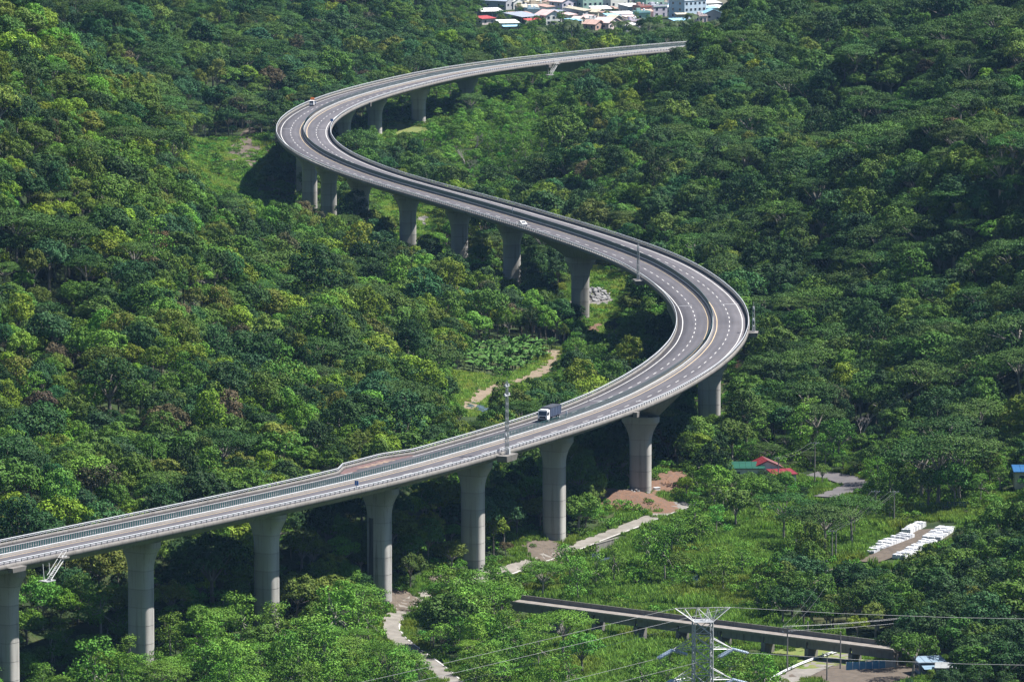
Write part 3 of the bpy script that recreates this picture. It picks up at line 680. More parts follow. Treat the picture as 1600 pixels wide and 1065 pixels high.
drape_patch('bare_soil', 384, 245, 9.5, 50, M['soil'], seed=13, track=False); SPARSE = [(*at(384, 245)[:2], 9.5, 50.0)]
drape_patch('bare_soil', 615, 292, 12, 18, M['gravel'], seed=14)
drape_patch('bare_soil', 663, 343, 4, 14, M['gravel'], seed=15)
drape_patch('meadow_clearing', 640, 208, 14, 32, mat('dry_grass', (.13, .14, .04), .95, (.09, .13, .03), .4), seed=16)
drape_patch('bare_soil', 1155, 572, 3, 9, M['soil_red'], seed=17)
drape_patch('stream', 755, 643, 5.0, 18, M['water'], seed=18, rough=.5)
drape_patch('stream', 935, 875, 3.4, 8, M['water'], seed=19)
drape_patch('stream', 1092, 912, 3.0, 12, M['water'], seed=20, rough=.5)
drape_patch('meadow_clearing', 1275, 1025, 13, 18, mat('short_grass', (.10, .15, .03), .95, (.15, .15, .05), .35), seed=21)
# retaining wall by the road
a, b = at(930, 868), at(965, 853)
rw = MB(); hd = math.atan2(b[1] - a[1], b[0] - a[0]); c_ = (a + b) / 2; L_ = np.linalg.norm(b[:2] - a[:2])
rw.box((0, 0, 1.0), (L_, .5, 2.6)); rw.box((0, 0, 2.36), (L_ + .2, .7, .16)); o = rw.build('retaining_wall', M['conc_old']); o.location = c_; o.rotation_euler = (0, 0, hd)
tag(o, 'grey concrete retaining wall beside the service road', 'wall')
# loose rocks at the gravel bank
rk = [None] * 4
def rock_mesh(seed):
    bm = bmesh.new(); bmesh.ops.create_icosphere(bm, subdivisions=1, radius=1.0); r = random.Random(seed)
    for v in bm.verts: v.co *= r.uniform(.7, 1.15); v.co.z *= .75
    me = bpy.data.meshes.new('rock'); bm.to_mesh(me); bm.free(); me.materials.append(M['rock']); return me
rk = [rock_mesh(k) for k in range(4)]
def rocks(px, py, rx, ry, n, seed, lab, smin=.5, smax=1.2, heap=0.0):
    r = random.Random(seed); c = at(px, py)
    for k in range(n):
        a = r.uniform(0, 6.28); q = math.sqrt(r.random()); x = c[0] + math.cos(a) * q * rx; y = c[1] + math.sin(a) * q * ry
        s = r.uniform(smin, smax); o = bpy.data.objects.new('rock', rk[k % 4]); COL.objects.link(o)
        o.location = (x, y, g1(x, y) + .3 + s * .3 + heap * (1 - q)); o.scale = (s, s * r.uniform(.7, 1.2), s * .9); o.rotation_euler = (r.random(), r.random(), r.random() * 6)
        tag(o, lab, 'rock', lab.replace('grey boulder', 'boulders'))
rocks(932, 466, 4.5, 13, 60, 2, 'grey boulder heaped on the river gravel beside a viaduct pier', .6, 1.3, 1.6)
rocks(990, 775, 5, 8, 24, 3, 'grey boulder on the red soil mound under the viaduct', .3, .6, 1.0)
rocks(1285, 905, 5, 5, 14, 4, 'grey boulder edging the bare patch by the utility pole', .5, .9)
# black water tank on the mound
wt = at(1053, 727); e = empty('water_tank', (wt[0], wt[1], wt[2] + .2)); tag(e, 'black cylindrical water tank on top of the red soil mound', 'tank')
MB().beam((0, 0, 0), (0, 0, 2.3), 1.15, 1.15, 20).build('tank_body', M['black'], e); MB().beam((0, 0, 2.3), (0, 0, 2.75), 1.15, .45, 20).build('tank_dome', M['black'], e); MB().beam((0, 0, 2.75), (0, 0, 2.9), .45, .45, 14).build('lid', M['black'], e)
# white crate pieces at the pier foot
for k, (px, py) in enumerate(((1000, 768), (1008, 771), (1026, 769))):
    p = at(px, py); e = MB(); e.box((0, 0, .45), (1.6, .9, .9)); e.box((0, 0, .95), (1.75, 1.05, .12)); o = e.build('crate', M['wrap']); o.location = (p[0], p[1], p[2] + .35); o.rotation_euler = (0, 0, .3 * k)
    tag(o, 'white crate standing at the foot of the pier on the red soil mound', 'crate', 'white crates at the pier foot')

# ================================================================== OLD LOW BRIDGE
A_ = at_z(806, 938, 10.6); B_ = at_z(1405, 1014, 9.0)
ob = empty('old_bridge', tuple(A_)); tag(ob, 'low dark old concrete beam bridge crossing the reed bed in front of the viaduct', 'bridge')
dv = B_ - A_; Lb = float(np.linalg.norm(dv[:2])); hb = math.atan2(dv[1], dv[0]); ob.rotation_euler = (0, math.atan2(-dv[2], Lb), hb)
MB().box((Lb / 2, 0, -.25), (Lb, 4.6, .5)).build('deck_slab', M['conc_old'], ob)
MB().box((Lb / 2, 0, .02), (Lb, 3.9, .05)).build('roadway', mat('old_roadway', (.22, .20, .185), .9, (.14, .125, .11), .5), ob)
n = 9
for k in range(n):
    x0 = Lb * k / n; x1 = Lb * (k + 1) / n
    for y in (-1.5, 1.5): MB().box(((x0 + x1) / 2, y, -1.25), (x1 - x0 - .5, .6, 1.5)).build('beam', M['conc_old'], ob)
    MB().box(((x0 + x1) / 2, 2.15, .55), (x1 - x0 - .06, .22, 1.1)).build('parapet', M['conc_old'], ob)
    MB().box(((x0 + x1) / 2, -2.42, .12), (x1 - x0 - .06, .16, .35)).build('kerb', mat('kerb_pale', (.28, .255, .23), .9, (.19, .17, .15), 1.0) if k == 0 else bpy.data.materials['kerb_pale'], ob)
    if k:
        gx = A_ + dv * k / n; zg = g1(gx[0], gx[1]); hgt = max(1.5, gx[2] - 2.0 - zg + 1.0)
        MB().box((x0, 0, -2.0 - hgt / 2), (1.0, 4.2, hgt)).build('pier', M['conc_old'], ob)

# ================================================================== GUARDRAIL along the farm lane
gr = empty('guardrail', (float(G4[0][0]), float(G4[0][1]), g1(*G4[0]))); tag(gr, 'white steel guardrail along the pale farm lane', 'guardrail')
o0 = np.array(gr.location); gp = G4 - GN4 * 3.4; gz = ground(gp[:, 0], gp[:, 1]); mb = MB()
for k in range(len(gp) - 1):
    for h in (.62, .92):
        mb.beam(np.r_[gp[k], gz[k] + h] - o0, np.r_[gp[k + 1], gz[k + 1] + h] - o0, .14)
mb.build('rail', M['galv'], gr)
for k in range(len(gp)): MB().beam(np.r_[gp[k], gz[k] - .3] - o0, np.r_[gp[k], gz[k] + 1.0] - o0, .12).build('post', M['conc_old'], gr)

# ================================================================== WHITE WRAPPED STACKS on the yard
def stack_row(pa, pb, n, w_, h, label, hj=.25):
    a, b = at(*pa), at(*pb); hd = math.atan2(b[1] - a[1], b[0] - a[0]); L = np.linalg.norm((b - a)[:2]) / n
    for k in range(n):
        c = a + (b - a) * (k + .5) / n; r = random.Random(k + int(pa[0])); hh = .78 * h * r.uniform(1 - hj, 1 + hj)
        e = empty('wrapped_stack', (c[0], c[1], g1(c[0], c[1]) + .1), hd); tag(e, label, 'stack', 'white stacks on the bare yard')
        rows = 3
        for q in range(rows):
            hq = r.uniform(.88, 1.06); m_ = MB(); m_.box((r.uniform(-.1, .1), (q - 1) * w_ / 3, hh * hq / 2), (L * r.uniform(.9, .97), w_ / 3 * r.uniform(.88, .95), hh * hq), taper=.94); m_.build('bundle', M['wrap'] if r.random() < .7 else M['wrap_grey'], e)
        MB().box((0, 0, .06), (L * .9, w_ * .98, .12)).build('pallet', M['bark'], e)
stack_row((1356, 866), (1366, 862), 2, 3.2, 1.0, 'low white wrapped stack at the very open end of the bare yard')
stack_row((1367, 860), (1384, 855), 4, 3.4, .8, 'low white wrapped stack next to the lone one on the bare yard')
stack_row((1378, 857), (1418, 841), 10, 4.2, 1.35, 'white wrapped stack in the broad middle row of the bare yard')
stack_row((1415, 838), (1440, 824), 10, 2.6, 1.8, 'tall white wrapped stack in the narrow row at the back of the bare yard', .08)
stack_row((1404, 874), (1455, 848), 18, 3.6, 1.25, 'white wrapped stack in the long row beside the trees')
stack_row((1455, 845), (1482, 828), 11, 5.0, 1.3, 'white wrapped stack in the wide back end of the long row')

# ================================================================== UTILITY POLES and wires
POLES = {}
def pole(key, px, py, h, label, arms=1, dmin=1320):
    p = at(px, py, dmin); e = empty('utility_pole', (p[0], p[1], p[2])); tag(e, label, 'utility pole', 'utility poles in the valley')
    MB().beam((0, 0, -.5), (0, 0, h), .19, .13, 10).build('shaft', M['pole'], e)
    for k in range(arms):
        z = h - .35 - k * 1.0
        MB().box((0, 0, z), (2.2, .12, .12)).build('crossarm', M['pole'], e)
        for q in (-1.0, 0 if k else -.35, .35, 1.0):
            MB().beam((q, 0, z + .06), (q, 0, z + .32), .07, .04, 8).build('insulator', M['insul'], e)
    POLES[key] = np.array([p[0], p[1], p[2] + h]); return e
pole('a', 1230, 1052, 10.5, 'dark utility pole with two crossarms beside the white guardrail', 2)
pole('b', 1313, 1046, 8.5, 'pale bare utility pole between the farm lane and the blue fence', 0)
pole('c', 1292, 1066, 6.5, 'short utility pole standing on the brown bare plot', 1)
pole('d', 1262, 1018, 7.0, 'slender utility pole on the short grass below the old bridge', 0)
pole('e', 1300, 880, 8.0, 'twin utility pole with a crossarm beside the tall reeds', 1)
pole('f', 1306, 878, 7.5, 'leaning companion of the reed-bed utility pole', 0)
pole('g', 1285, 915, 6.0, 'utility pole at the stony bare patch above the dark trees', 1)
pole('h', 1299, 950, 9.0, 'dark utility pole rising out of the dark rounded trees', 1)
pole('i', 1397, 822, 9.0, 'utility pole at the far corner of the stack yard', 1)
pole('j', 1368, 815, 8.0, 'thin utility pole in the reeds before the stack yard', 1)
pole('k', 1216, 778, 10.5, 'tall dark utility pole in front of the red roofed house', 1)
pole('l', 1273, 757, 11.0, 'utility pole next to the curving asphalt road', 1)
def cable(a, b, sag, r=.035, n=14):
    pts = [np.array(a) + (np.array(b) - np.array(a)) * t - np.array([0, 0, sag * 4 * t * (1 - t)]) for t in np.linspace(0, 1, n)]
    return pts
def wire_run(label, runs, r=.016, name='overhead_wire'):
    o0 = np.array(runs[0][0][:3]); mb = MB()
    for a, b, sag in runs: mb.path([tuple(q - o0) for q in cable(a, b, sag)], r, 4)
    o = mb.build(name, M['wire']); o.location = o0; tag(o, label, 'wire'); return o
P_ = POLES
for q in (-1.0, .4, 1.0):
    pass
off = lambda k, q, z=0.0: P_[k] + np.array([q, 0, z])
wire_run('overhead wires between the reed-bed pole and the yard pole', [(off('e', q), off('i', q), .9) for q in (-1, .35, 1)] + [(off('e', q, -.1), off('j', q), .7) for q in (-.9, .9)])
wire_run('overhead wires from the crossarm pole out over the dark trees', [(off('a', q, z), np.array([150 + q, 1440, 22.5 + z]), 3.2) for q, z in ((-1, 0), (1, 0), (0, -1.0))])
wire_run('overhead wires joining the poles by the red roofed house', [(off('k', q), off('l', q), .8) for q in (-1, 1)])
wire_run('overhead wires linking the poles above the dark rounded trees', [(off('g', q), off('h', q), .8) for q in (-1, 1)] + [(off('h', q), off('a', q), 1.2) for q in (-1, 1)])
hw0, hw1 = at_depth(1288, 692, 1660), at_depth(1640, 468, 1560)
wire_run('single thin power line climbing past the right-hand forest slope', [(hw0, hw1 , 1.5)], .035)
# ---- lattice pylon in front of the old bridge
D_ = 1150.0
ptop = at_depth(1098, 949, D_); gz_ = g1(ptop[0], D_); PH = ptop[2] - gz_
py_ = empty('lattice_pylon', (ptop[0], D_, gz_), .12); tag(py_, 'galvanised lattice power pylon with blue-grey insulators in front of the old bridge', 'pylon')
def bw(z):   # half width of the body at a height
    return 1.65 if z > PH - 14 else 1.65 + (PH - 14 - z) * .085
levels = [PH - 2.4, PH - 5.0, PH - 7.4, PH - 9.8, PH - 12.2, PH - 15.0]
while levels[-1] > 5: levels.append(levels[-1] - 4.2)
levels.append(0.0)
for sx in (-1, 1):
    for sy in (-1, 1):
        mb = MB()
        for z1, z0 in zip(levels[:-1], levels[1:]):
            mb.beam((sx * bw(z0), sy * bw(z0), z0), (sx * bw(z1), sy * bw(z1), z1), .13)
        mb.build('leg', M['steel_grey'], py_)
br = MB()
for z1, z0 in zip(levels[:-1], levels[1:]):
    a, b = bw(z1), bw(z0)
    for s in (-1, 1):
        br.beam((-b, s * b, z0), (a, s * a, z1), .07); br.beam((b, s * b, z0), (-a, s * a, z1), .07)
        br.beam((s * b, -b, z0), (s * a, a, z1), .07); br.beam((s * b, b, z0), (s * a, -a, z1), .07)
        br.beam((-a, s * a, z1), (a, s * a, z1), .07); br.beam((s * a, -a, z1), (s * a, a, z1), .07)
br.build('bracing', M['steel_grey'], py_)
MB().box((0, 0, PH - 2.35), (3.2, 3.2, .12)).build('platform', M['steel_grey'], py_)
# earth-wire crossarm at the top
tp = MB(); zt = PH; half = 5.1
for y in (-.5, .5):
    tp.beam((-half, 0, zt), (-1.65, y * 3, PH - 2.4), .09); tp.beam((half, 0, zt), (1.65, y * 3, PH - 2.4), .09); tp.beam((-half, 0, zt), (half, 0, zt), .08)
    for x0, x1 in ((-3.4, -1.65), (-1.0, -1.65), (-1.0, 0), (-.9, 1.65), (1.0, 1.65), (1.0, 0.2), (2.8, 1.65), (.8, 1.0)):
        tp.beam((x0, 0, zt), (x1, y * 2.6, PH - 2.4), .055)
for s in (-1, 1):
    tp.beam((s * 3.4, 0, zt), (s * 3.2, 0, zt - 1.2), .055); tp.beam((s * 4.2, 0, zt), (s * 3.2, 0, zt - 1.2), .055); tp.beam((s * 2.2, 0, zt), (s * 3.2, 0, zt - 1.2), .055)
tp.build('crossarm', M['steel_grey'], py_)
def lower_arm(z, ln):
    m_ = MB()
    for s in (-1, 1):
        for y in (-1, 1):
            m_.beam((s * ln, 0, z - .3), (s * 1.65, y * 1.65, z + 1.9), .085); m_.beam((s * ln, 0, z - .3), (s * 1.65, y * 1.65, z), .085)
            m_.beam((s * (1.65 + (ln - 1.65) * .5), y * .8, z + .8), (s * 1.65, y * 1.65, z), .05)
            m_.beam((s * (1.65 + (ln - 1.65) * .5), y * .8, z + .8), (s * (1.65 + (ln - 1.65) * .5), y * .8, z - .15), .05)
    m_.build('crossarm', M['steel_grey'], py_)
    out = []
    for s in (-1, 1):
        tip = np.array([s * ln, 0, z - .3])
        for d, dz in ((np.array([-1.0, -.35, 0]), -1.3), (np.array([1.0, .25, 0]), -.9)):
            u = d / np.linalg.norm(d); pts_ = []
            for w2 in (-.33, .33):
                st = MB(); nn = 9
                a0 = tip + np.array([-u[1], u[0], 0]) * w2; b0 = a0 + u * 2.9 + np.array([0, 0, dz])
                for k in range(nn):
                    q0 = a0 + (b0 - a0) * (k + .15) / nn; q1 = a0 + (b0 - a0) * (k + .85) / nn
                    st.beam(q0, q1, .3, .2, 8)
                st.beam(a0, b0, .04); st.build('insulator_string', M['insul'], py_)
            pts_.append(tip + u * 3.0 + np.array([0, 0, dz])); out.append(pts_[0])
        j0, j1 = out[-2], out[-1]
        MB().path([tuple(j0 + (j1 - j0) * t - np.array([0, 0, 2.1 * 4 * t * (1 - t)])) for t in np.linspace(0, 1, 11)], .05, 5).build('jumper', M['wire'], py_)
    return out
tips = lower_arm(PH - 7.4, 5.6) + lower_arm(PH - 13.0, 5.6)
Mx = Matrix.Translation(py_.location) @ Matrix.Rotation(.12, 4, 'Z')
runs = []
for t in tips:
    wpt = np.array(Mx @ Vector(t)); left = t[0] < 0 and False
for k in range(0, len(tips), 2):
    a = np.array(Mx @ Vector(tips[k])); b = np.array(Mx @ Vector(tips[k + 1]))
    runs.append((a, a + np.array([-300, -120, -36.0]), 5.0)); (runs.append((b, b + np.array([260, 30, 12.0]), 9.0)) if k in (2,) else None)
for s in (-1, 1):
    a = np.array(Mx @ Vector((s * 5.1, 0, PH))); runs.append((a, a + np.array([-300, -120, -38.0]), 4.0)); (runs.append((a, a + np.array([260, 30, 10.0]), 8.0)) if s > 0 else None)
a = np.array(Mx @ Vector((-1.65, -1.6, PH - 2.6)))
runs.append((a, a + np.array([-300, -120, -40.0]), 4.0))
wire_run('bundle of power conductors strung across the foreground from the lattice pylon', runs, .03, 'power_line')

# ================================================================== HOUSES
WALLC = {}
def wallmat(c, dirt=.6):
    k = tuple(c)
    if k not in WALLC: WALLC[k] = mat('wall_paint', c, .8, tuple(q * .8 for q in c), .25, detail=6)
    return WALLC[k]
ROOFC = {}
def roofmat(c):
    k = tuple(c)
    if k not in ROOFC: ROOFC[k] = mat('roof_sheet', c, .5, tuple(q * .72 for q in c), .35, detail=6, stretch=(.4, 2.5, 1))
    return ROOFC[k]
def house(loc, rz, w_, d, h, wall, roof, kind, label, storeys=1, group=None, awning=None, openfront=False, name='house'):
    e = empty(name, loc, rz); tag(e, label, 'house', group)
    wm, rm = wallmat(wall), roofmat(roof)
    if openfront:
        b = MB(); b.box((0, d * .3, h / 2 - .3), (w_ * .96, d * .35, h + .6)); b.build('wall', wm, e)
        for x in (-.46, 0, .46): MB().beam((x * w_, -d * .45, -.6), (x * w_, -d * .45, h), .12).build('post', M['galv'], e)
    else:
        MB().box((0, 0, h / 2 - .5), (w_, d, h + 1.0)).build('wall', wm, e)
    if kind == 'flat':
        b = MB(); b.box((0, 0, h + .1), (w_ + .5, d + .5, .22)); r = b.build('roof', rm, e)
        for x, y, sx, sy in ((0, -1, w_, .2), (0, 1, w_, .2), (-1, 0, .2, d - .42), (1, 0, .2, d - .42)):
            MB().box((x * (w_ / 2 - .1), y * (d / 2 - .1), h + .55), (sx, sy, .68)).build('parapet', wm, r)
        t = MB(); t.beam((w_ * .22, d * .2, h + .2), (w_ * .22, d * .2, h + 1.7), .55, .55, 12); t.beam((w_ * .22, d * .2, h + 1.7), (w_ * .22, d * .2, h + 1.95), .55, .2, 12); t.build('roof_tank', M['galv'], r)
        MB().box((-w_ * .2, d * .15, h + 1.2), (w_ * .25, d * .25, 2.0)).build('stair_head', wm, r)
    elif kind == 'gable':
        rh = min(w_, d) * .2 + .4; b = MB()
        b.prism([(-w_ / 2 - .5, h - .1), (0, h + rh), (w_ / 2 + .5, h - .1), (w_ / 2 + .5, h + .08), (0, h + rh + .2), (-w_ / 2 - .5, h + .08)], 'y', -d / 2 - .5, d / 2 + .5); r = b.build('roof', rm, e)
        MB().prism([(-w_ / 2, h), (w_ / 2, h), (0, h + rh - .12)], 'y', -d / 2 + .01, d / 2 - .01).build('gable_wall', wm, e)
        n_ = max(3, int(d / 1.6))
        for k in range(n_ + 1):
            y = -d / 2 - .45 + k * (d + .9) / n_
            for s in (-1, 1): MB().beam((0, y, h + rh + .24), (s * (w_ / 2 + .5), y, h + .11), .05).build('roof_seam', rm, r)
    else:  # shed roof falling towards the front
        b = MB(); b.prism([(-d / 2 - .6, h - .05), (d / 2 + .6, h + d * .13), (d / 2 + .6, h + d * .13 + .16), (-d / 2 - .6, h + .11)], 'x', -w_ / 2 - .5, w_ / 2 + .5); r = b.build('roof', rm, e)
        MB().prism([(-d / 2, h), (d / 2, h), (d / 2, h + d * .12)], 'x', -w_ / 2 + .01, w_ / 2 - .01).build('gable_wall', wm, e)
        n_ = max(4, int(w_ / 1.5))
        for k in range(n_ + 1):
            x = -w_ / 2 - .4 + k * (w_ + .8) / n_
            MB().beam((x, -d / 2 - .55, h + .14), (x, d / 2 + .55, h + d * .13 + .19), .05).build('roof_seam', rm, r)
    if not openfront:
        nw = max(2, int(w_ / 3.2)); sh = h / storeys
        for st in range(storeys):
            for k in range(nw):
                x = -w_ / 2 + (k + .5) * w_ / nw; z = sh * st + sh * .55
                if st == 0 and k == nw // 2:
                    dr = MB().box((x, -d / 2 - .02, 1.05), (1.1, .08, 2.1)).build('door', M['blue_body'], e); MB().box((x + .4, -d / 2 - .09, 1.0), (.08, .06, .16)).build('handle', M['galv'], dr); continue
                fr = MB().box((x, -d / 2 - .03, z), (1.5, .1, 1.35)).build('window', M['galv'], e); MB().box((x, -d / 2 - .095, z), (1.3, .03, 1.15)).build('pane', M['glass'], fr)
            for y in (-d * .22, d * .22):
                z = sh * st + sh * .55
                for sx in (-1, 1):
                    fr = MB().box((sx * (w_ / 2 + .03), y, z), (.1, 1.4, 1.3)).build('window', M['galv'], e); MB().box((sx * (w_ / 2 + .095), y, z), (.03, 1.2, 1.1)).build('pane', M['glass'], fr)
    if awning:
        MB().prism([(-d / 2 - 3.2, h * .62), (-d / 2 - .05, h * .8), (-d / 2 - .05, h * .8 + .1), (-d / 2 - 3.2, h * .62 + .1)], 'x', -w_ * .45, w_ * .45).build('awning', roofmat(awning), e)
    return e
WHT, CRM, MNT, LIL, PNK, GRY, LBL, TAN = (.72, .72, .70), (.66, .60, .46), (.38, .56, .48), (.55, .52, .62), (.66, .56, .55), (.36, .37, .40), (.50, .62, .74), (.48, .42, .34)
RW, RGB, RRD, RPK, RLB, RTN, RCR, RRU = (.74, .74, .73), (.36, .40, .48), (.46, .08, .08), (.66, .50, .48), (.32, .58, .74), (.52, .48, .38), (.70, .63, .47), (.50, .34, .29)
VIL = [ # px, py of base, width, depth, height, rz, wall, roof, kind, storeys, label, awning, openfront
 (765,31,12,9,4.2,-.15,GRY,RW,'shed',1,'open white-roofed shed at the forest edge of the village',None,True),
 (815,38,14,12,4.6,.35,GRY,RGB,'shed',1,'dark open hall with a grey-blue roof and red awning',RRD,True),
 (757,41,9,7,3.2,.2,PNK,RRD,'shed',1,'low house with a small red roof beside the white-roofed shed',None,False),
 (793,53,10,8,4.4,-.2,CRM,RW,'shed',1,'cream box house with a white roof and blue end wall',RLB,False),
 (857,37,10,10,5.0,.1,WHT,RPK,'gable',2,'white gabled house with its plain gable end facing the valley',None,False),
 (778,15,9,16,4.5,.5,GRY,RGB,'gable',1,'long grey-blue metal roof at the back of the village',None,False),
 (800,14,10,12,4.2,.3,WHT,RW,'gable',1,'white metal-roofed house behind the low hedge',None,False),
 (822,13,11,11,4.0,.2,CRM,RCR,'shed',1,'cream-roofed workshop in the village back row',None,False),
 (840,18,12,8,4.0,0,TAN,RTN,'flat',1,'flat-roofed tan block between hedge and cream workshop',None,False),
 (850,10,9,10,4.5,.2,CRM,RCR,'gable',1,'cream gabled roof next to the lilac house',None,False),
 (880,19,11,10,6.0,.25,LIL,RPK,'gable',2,'lilac two-storey house with a pale pink gabled roof',None,False),
 (902,30,9,11,5.2,.6,GRY,RTN,'shed',2,'grey house with a tan monopitch roof',None,False),
 (918,18,13,10,9.0,.1,MNT,MNT,'flat',3,'mint green three-storey flat-roofed block',None,False),
 (938,24,10,8,4.0,-.2,WHT,RW,'shed',1,'white-roofed lean-to before the mint green block',None,False),
 (928,47,8,8,3.0,.4,RRU,RRU,'gable',1,'weathered rust-pink roof next to the dark tree',None,False),
 (948,46,11,10,3.6,.45,PNK,RPK,'gable',1,'large patched pinkish metal roof above the palms',None,False),
 (980,50,9,7,3.2,.1,GRY,RW,'shed',1,'small white roof beside the large patched roof',None,False),
 (972,31,11,7,3.6,-.1,LIL,RW,'shed',1,'lilac wall with a thin white roof in mid village',RLB,False),
 (985,23,10,8,5.0,.2,GRY,RW,'shed',1,'grey hall with a white roof left of the red-trimmed house',None,False),
 (1003,27,7,8,6.0,0,RRU,RRD,'flat',2,'red-trimmed two-storey house with white panels',RRU,False),
 (1015,17,12,10,8.5,.1,MNT,MNT,'flat',3,'dull green flat-roofed block behind the red-trimmed house',None,False),
 (1034,12,7,8,9.0,.1,CRM,RRU,'flat',3,'cream tower house with an orange edge',None,False),
 (1025,25,9,8,5.4,.1,LIL,MNT,'flat',2,'pale lilac and green low block under the round trees',None,False),
 (1074,28,16,12,9.6,.25,LBL,RW,'flat',3,'large pale blue three-storey building with tall windows',None,False),
 (1112,33,9,8,4.0,-.3,GRY,RLB,'gable',1,'house with a bright light blue roof at the hillside',None,False),
 (1108,17,10,8,4.2,0,GRY,RW,'shed',1,'white roof between the pale blue building and the hillside',None,False),
 (1122,10,10,8,6.0,0,CRM,RW,'flat',2,'cream house at the village top right by the hillside',None,False),
 (958,10,12,10,6.5,.2,WHT,RW,'flat',2,'white flat-roofed house behind the round tree',None,False),
 (975,4,11,10,6.0,0,WHT,RW,'shed',2,'white house at the rear of the village street',None,False),
 (1000,3,11,10,8.0,0,MNT,RW,'flat',2,'pale green rear house beyond the red-trimmed one',None,False),
 (870,3,14,10,6.0,.1,GRY,RW,'flat',2,'grey rear house beyond the lilac one',None,False),
 (820,3,14,10,6.0,-.1,LBL,RW,'flat',2,'pale blue rear house beyond the cream workshop',None,False),
 (790,3,12,9,5.0,.1,WHT,RGB,'gable',1,'grey-roofed rear house at the left end of the village',None,False),
 (1050,3,12,9,7.0,.1,PNK,RW,'flat',2,'pinkish rear house beyond the cream tower',None,False),
 (895,40,7,6,2.8,.2,GRY,RLB,'shed',1,'tiny shack with a blue tarpaulin roof beside the dark tree',None,False),
 (1060,41,8,6,3.0,-.1,RRU,RLB,'shed',1,'low shaded shed with a red wall under the round tree',None,False),
 (1095,35,5,5,3.2,0,PNK,RPK,'flat',1,'small pink hut at the foot of the pale blue building',None,False)]
HOUSES = []
for (px, py, w_, d, h, rz, wl, rf, kd, st, lab, aw, of) in VIL:
    p = at_z(px, py, 6.2); p[2] = g1(p[0], p[1])
    house(tuple(p), rz + .5, w_, d, h, wl, rf, kd, lab, st, 'houses of the far village', aw, of); HOUSES.append((p[0], p[1], max(w_, d) * .5 + 1.5))
rv = random.Random(12); WL = dict(white=WHT, cream=CRM, mint=MNT, lilac=LIL, pinkish=PNK, grey=GRY, tan=TAN); RF = {'white': RW, 'grey-blue': RGB, 'pale pink': RPK, 'light blue': RLB, 'tan': RTN, 'rusty': RRU}
tries = 0; made = 0
while made < 46 and tries < 900:
    tries += 1; px, py = rv.uniform(752, 1132), rv.uniform(-4, 47); p = at_z(px, py, 6.2); rr = rv.uniform(2.6, 4.2)
    if py > 36 and not 790 < px < 1010: continue
    if any((p[0] - q[0]) ** 2 + ((p[1] - q[1]) * .55) ** 2 < (rr + q[2] * .72) ** 2 for q in HOUSES): continue
    wn, rn, kd = rv.choice(list(WL)), rv.choice(['white', 'white', 'white', 'grey-blue', 'pale pink', 'light blue', 'tan', 'rusty']), rv.choice(['gable', 'shed', 'shed', 'flat'])
    p[2] = g1(p[0], p[1]); house(tuple(p), rv.uniform(.1, 1.0), rr * 2, rr * rv.uniform(1.3, 2), rv.uniform(2.6, 5), WL[wn], RF[rn], kd, f"small {wn} village house with a {rn} {'pitched' if kd == 'gable' else 'lean-to' if kd == 'shed' else 'flat'} roof", 1, f"small {wn} houses with {rn} {kd} roofs in the far village")
    HOUSES.append((p[0], p[1], rr + .5)); made += 1
# valley house with red and green roofs, shacks
p = at(1196, 752); house((p[0], p[1] + 3, p[2]), .15, 7.5, 7, 3.4, WHT, (.20, .022, .03), 'gable', 'white house with bright red metal roof half hidden by trees'); HOUSES.append((p[0], p[1], 7))
p = at(1166, 752); house((p[0], p[1] + 4, p[2]), .0, 9, 6, 3.3, WHT, (.014, .085, .055), 'shed', 'lean-to with green metal roof joined to the red roofed house'); HOUSES.append((p[0], p[1], 7))
p = at(1222, 757); house((p[0], p[1], p[2]), .3, 6, 5, 2.9, WHT, (.21, .024, .034), 'shed', 'small red roofed annex closest to the dark utility pole'); HOUSES.append((p[0], p[1], 5))
p = at(1606, 757); house((p[0], p[1], p[2]), 0, 7, 6, 3.4, CRM, (.02, .10, .25), 'shed', 'shed with a bright blue roof beyond the reed bed'); HOUSES.append((p[0], p[1], 5))
p = at(1452, 1052); house((p[0], p[1], p[2]), .2, 5.5, 4, 2.8, (.22, .27, .33), (.22, .30, .38), 'shed', 'makeshift blue-grey sheet shack under the dark trees', awning=(.2, .3, .4)); HOUSES.append((p[0], p[1], 6))
p = at(1480, 1058); house((p[0], p[1], p[2]), -.1, 4.5, 3.5, 2.4, (.35, .36, .36), (.3, .32, .33), 'shed', 'smaller grey shack beside the blue-grey one'); HOUSES.append((p[0], p[1], 5))
# blue sheet fence
a, b = at(1322, 1049), at(1404, 1045); e = empty('sheet_fence', tuple(a)); tag(e, 'low bright blue sheet-metal fence at the edge of the brown plot', 'fence')
bl = mat('blue_sheet', (.06, .20, .36), .5, (.10, .26, .42), .8); gyf = mat('grey_sheet', (.34, .35, .36), .6)
for k in range(8):
    q0 = (b - a) * k / 8; q1 = (b - a) * (k + 1) / 8; mid = (q0 + q1) / 2; L = np.linalg.norm((q1 - q0)[:2]); hd = math.atan2(q1[1] - q0[1], q1[0] - q0[0])
    MB().box((mid[0], mid[1], g1(*(a + mid)[:2]) - a[2] + 1.0), (L * .97, .06, 1.7), hd).build('panel', bl if k < 6 else gyf, e)
    MB().beam((q0[0], q0[1], g1(*(a + q0)[:2]) - a[2] - .2), (q0[0], q0[1], g1(*(a + q0)[:2]) - a[2] + 1.95), .07).build('post', M['galv'], e)
a, b = at(1418, 796), at(1512, 795); e = empty('net_fence', tuple(a)); tag(e, 'long dark blue net fence at the reed bed edge', 'fence')
bn = mat('blue_net', (.03, .10, .16), .8)
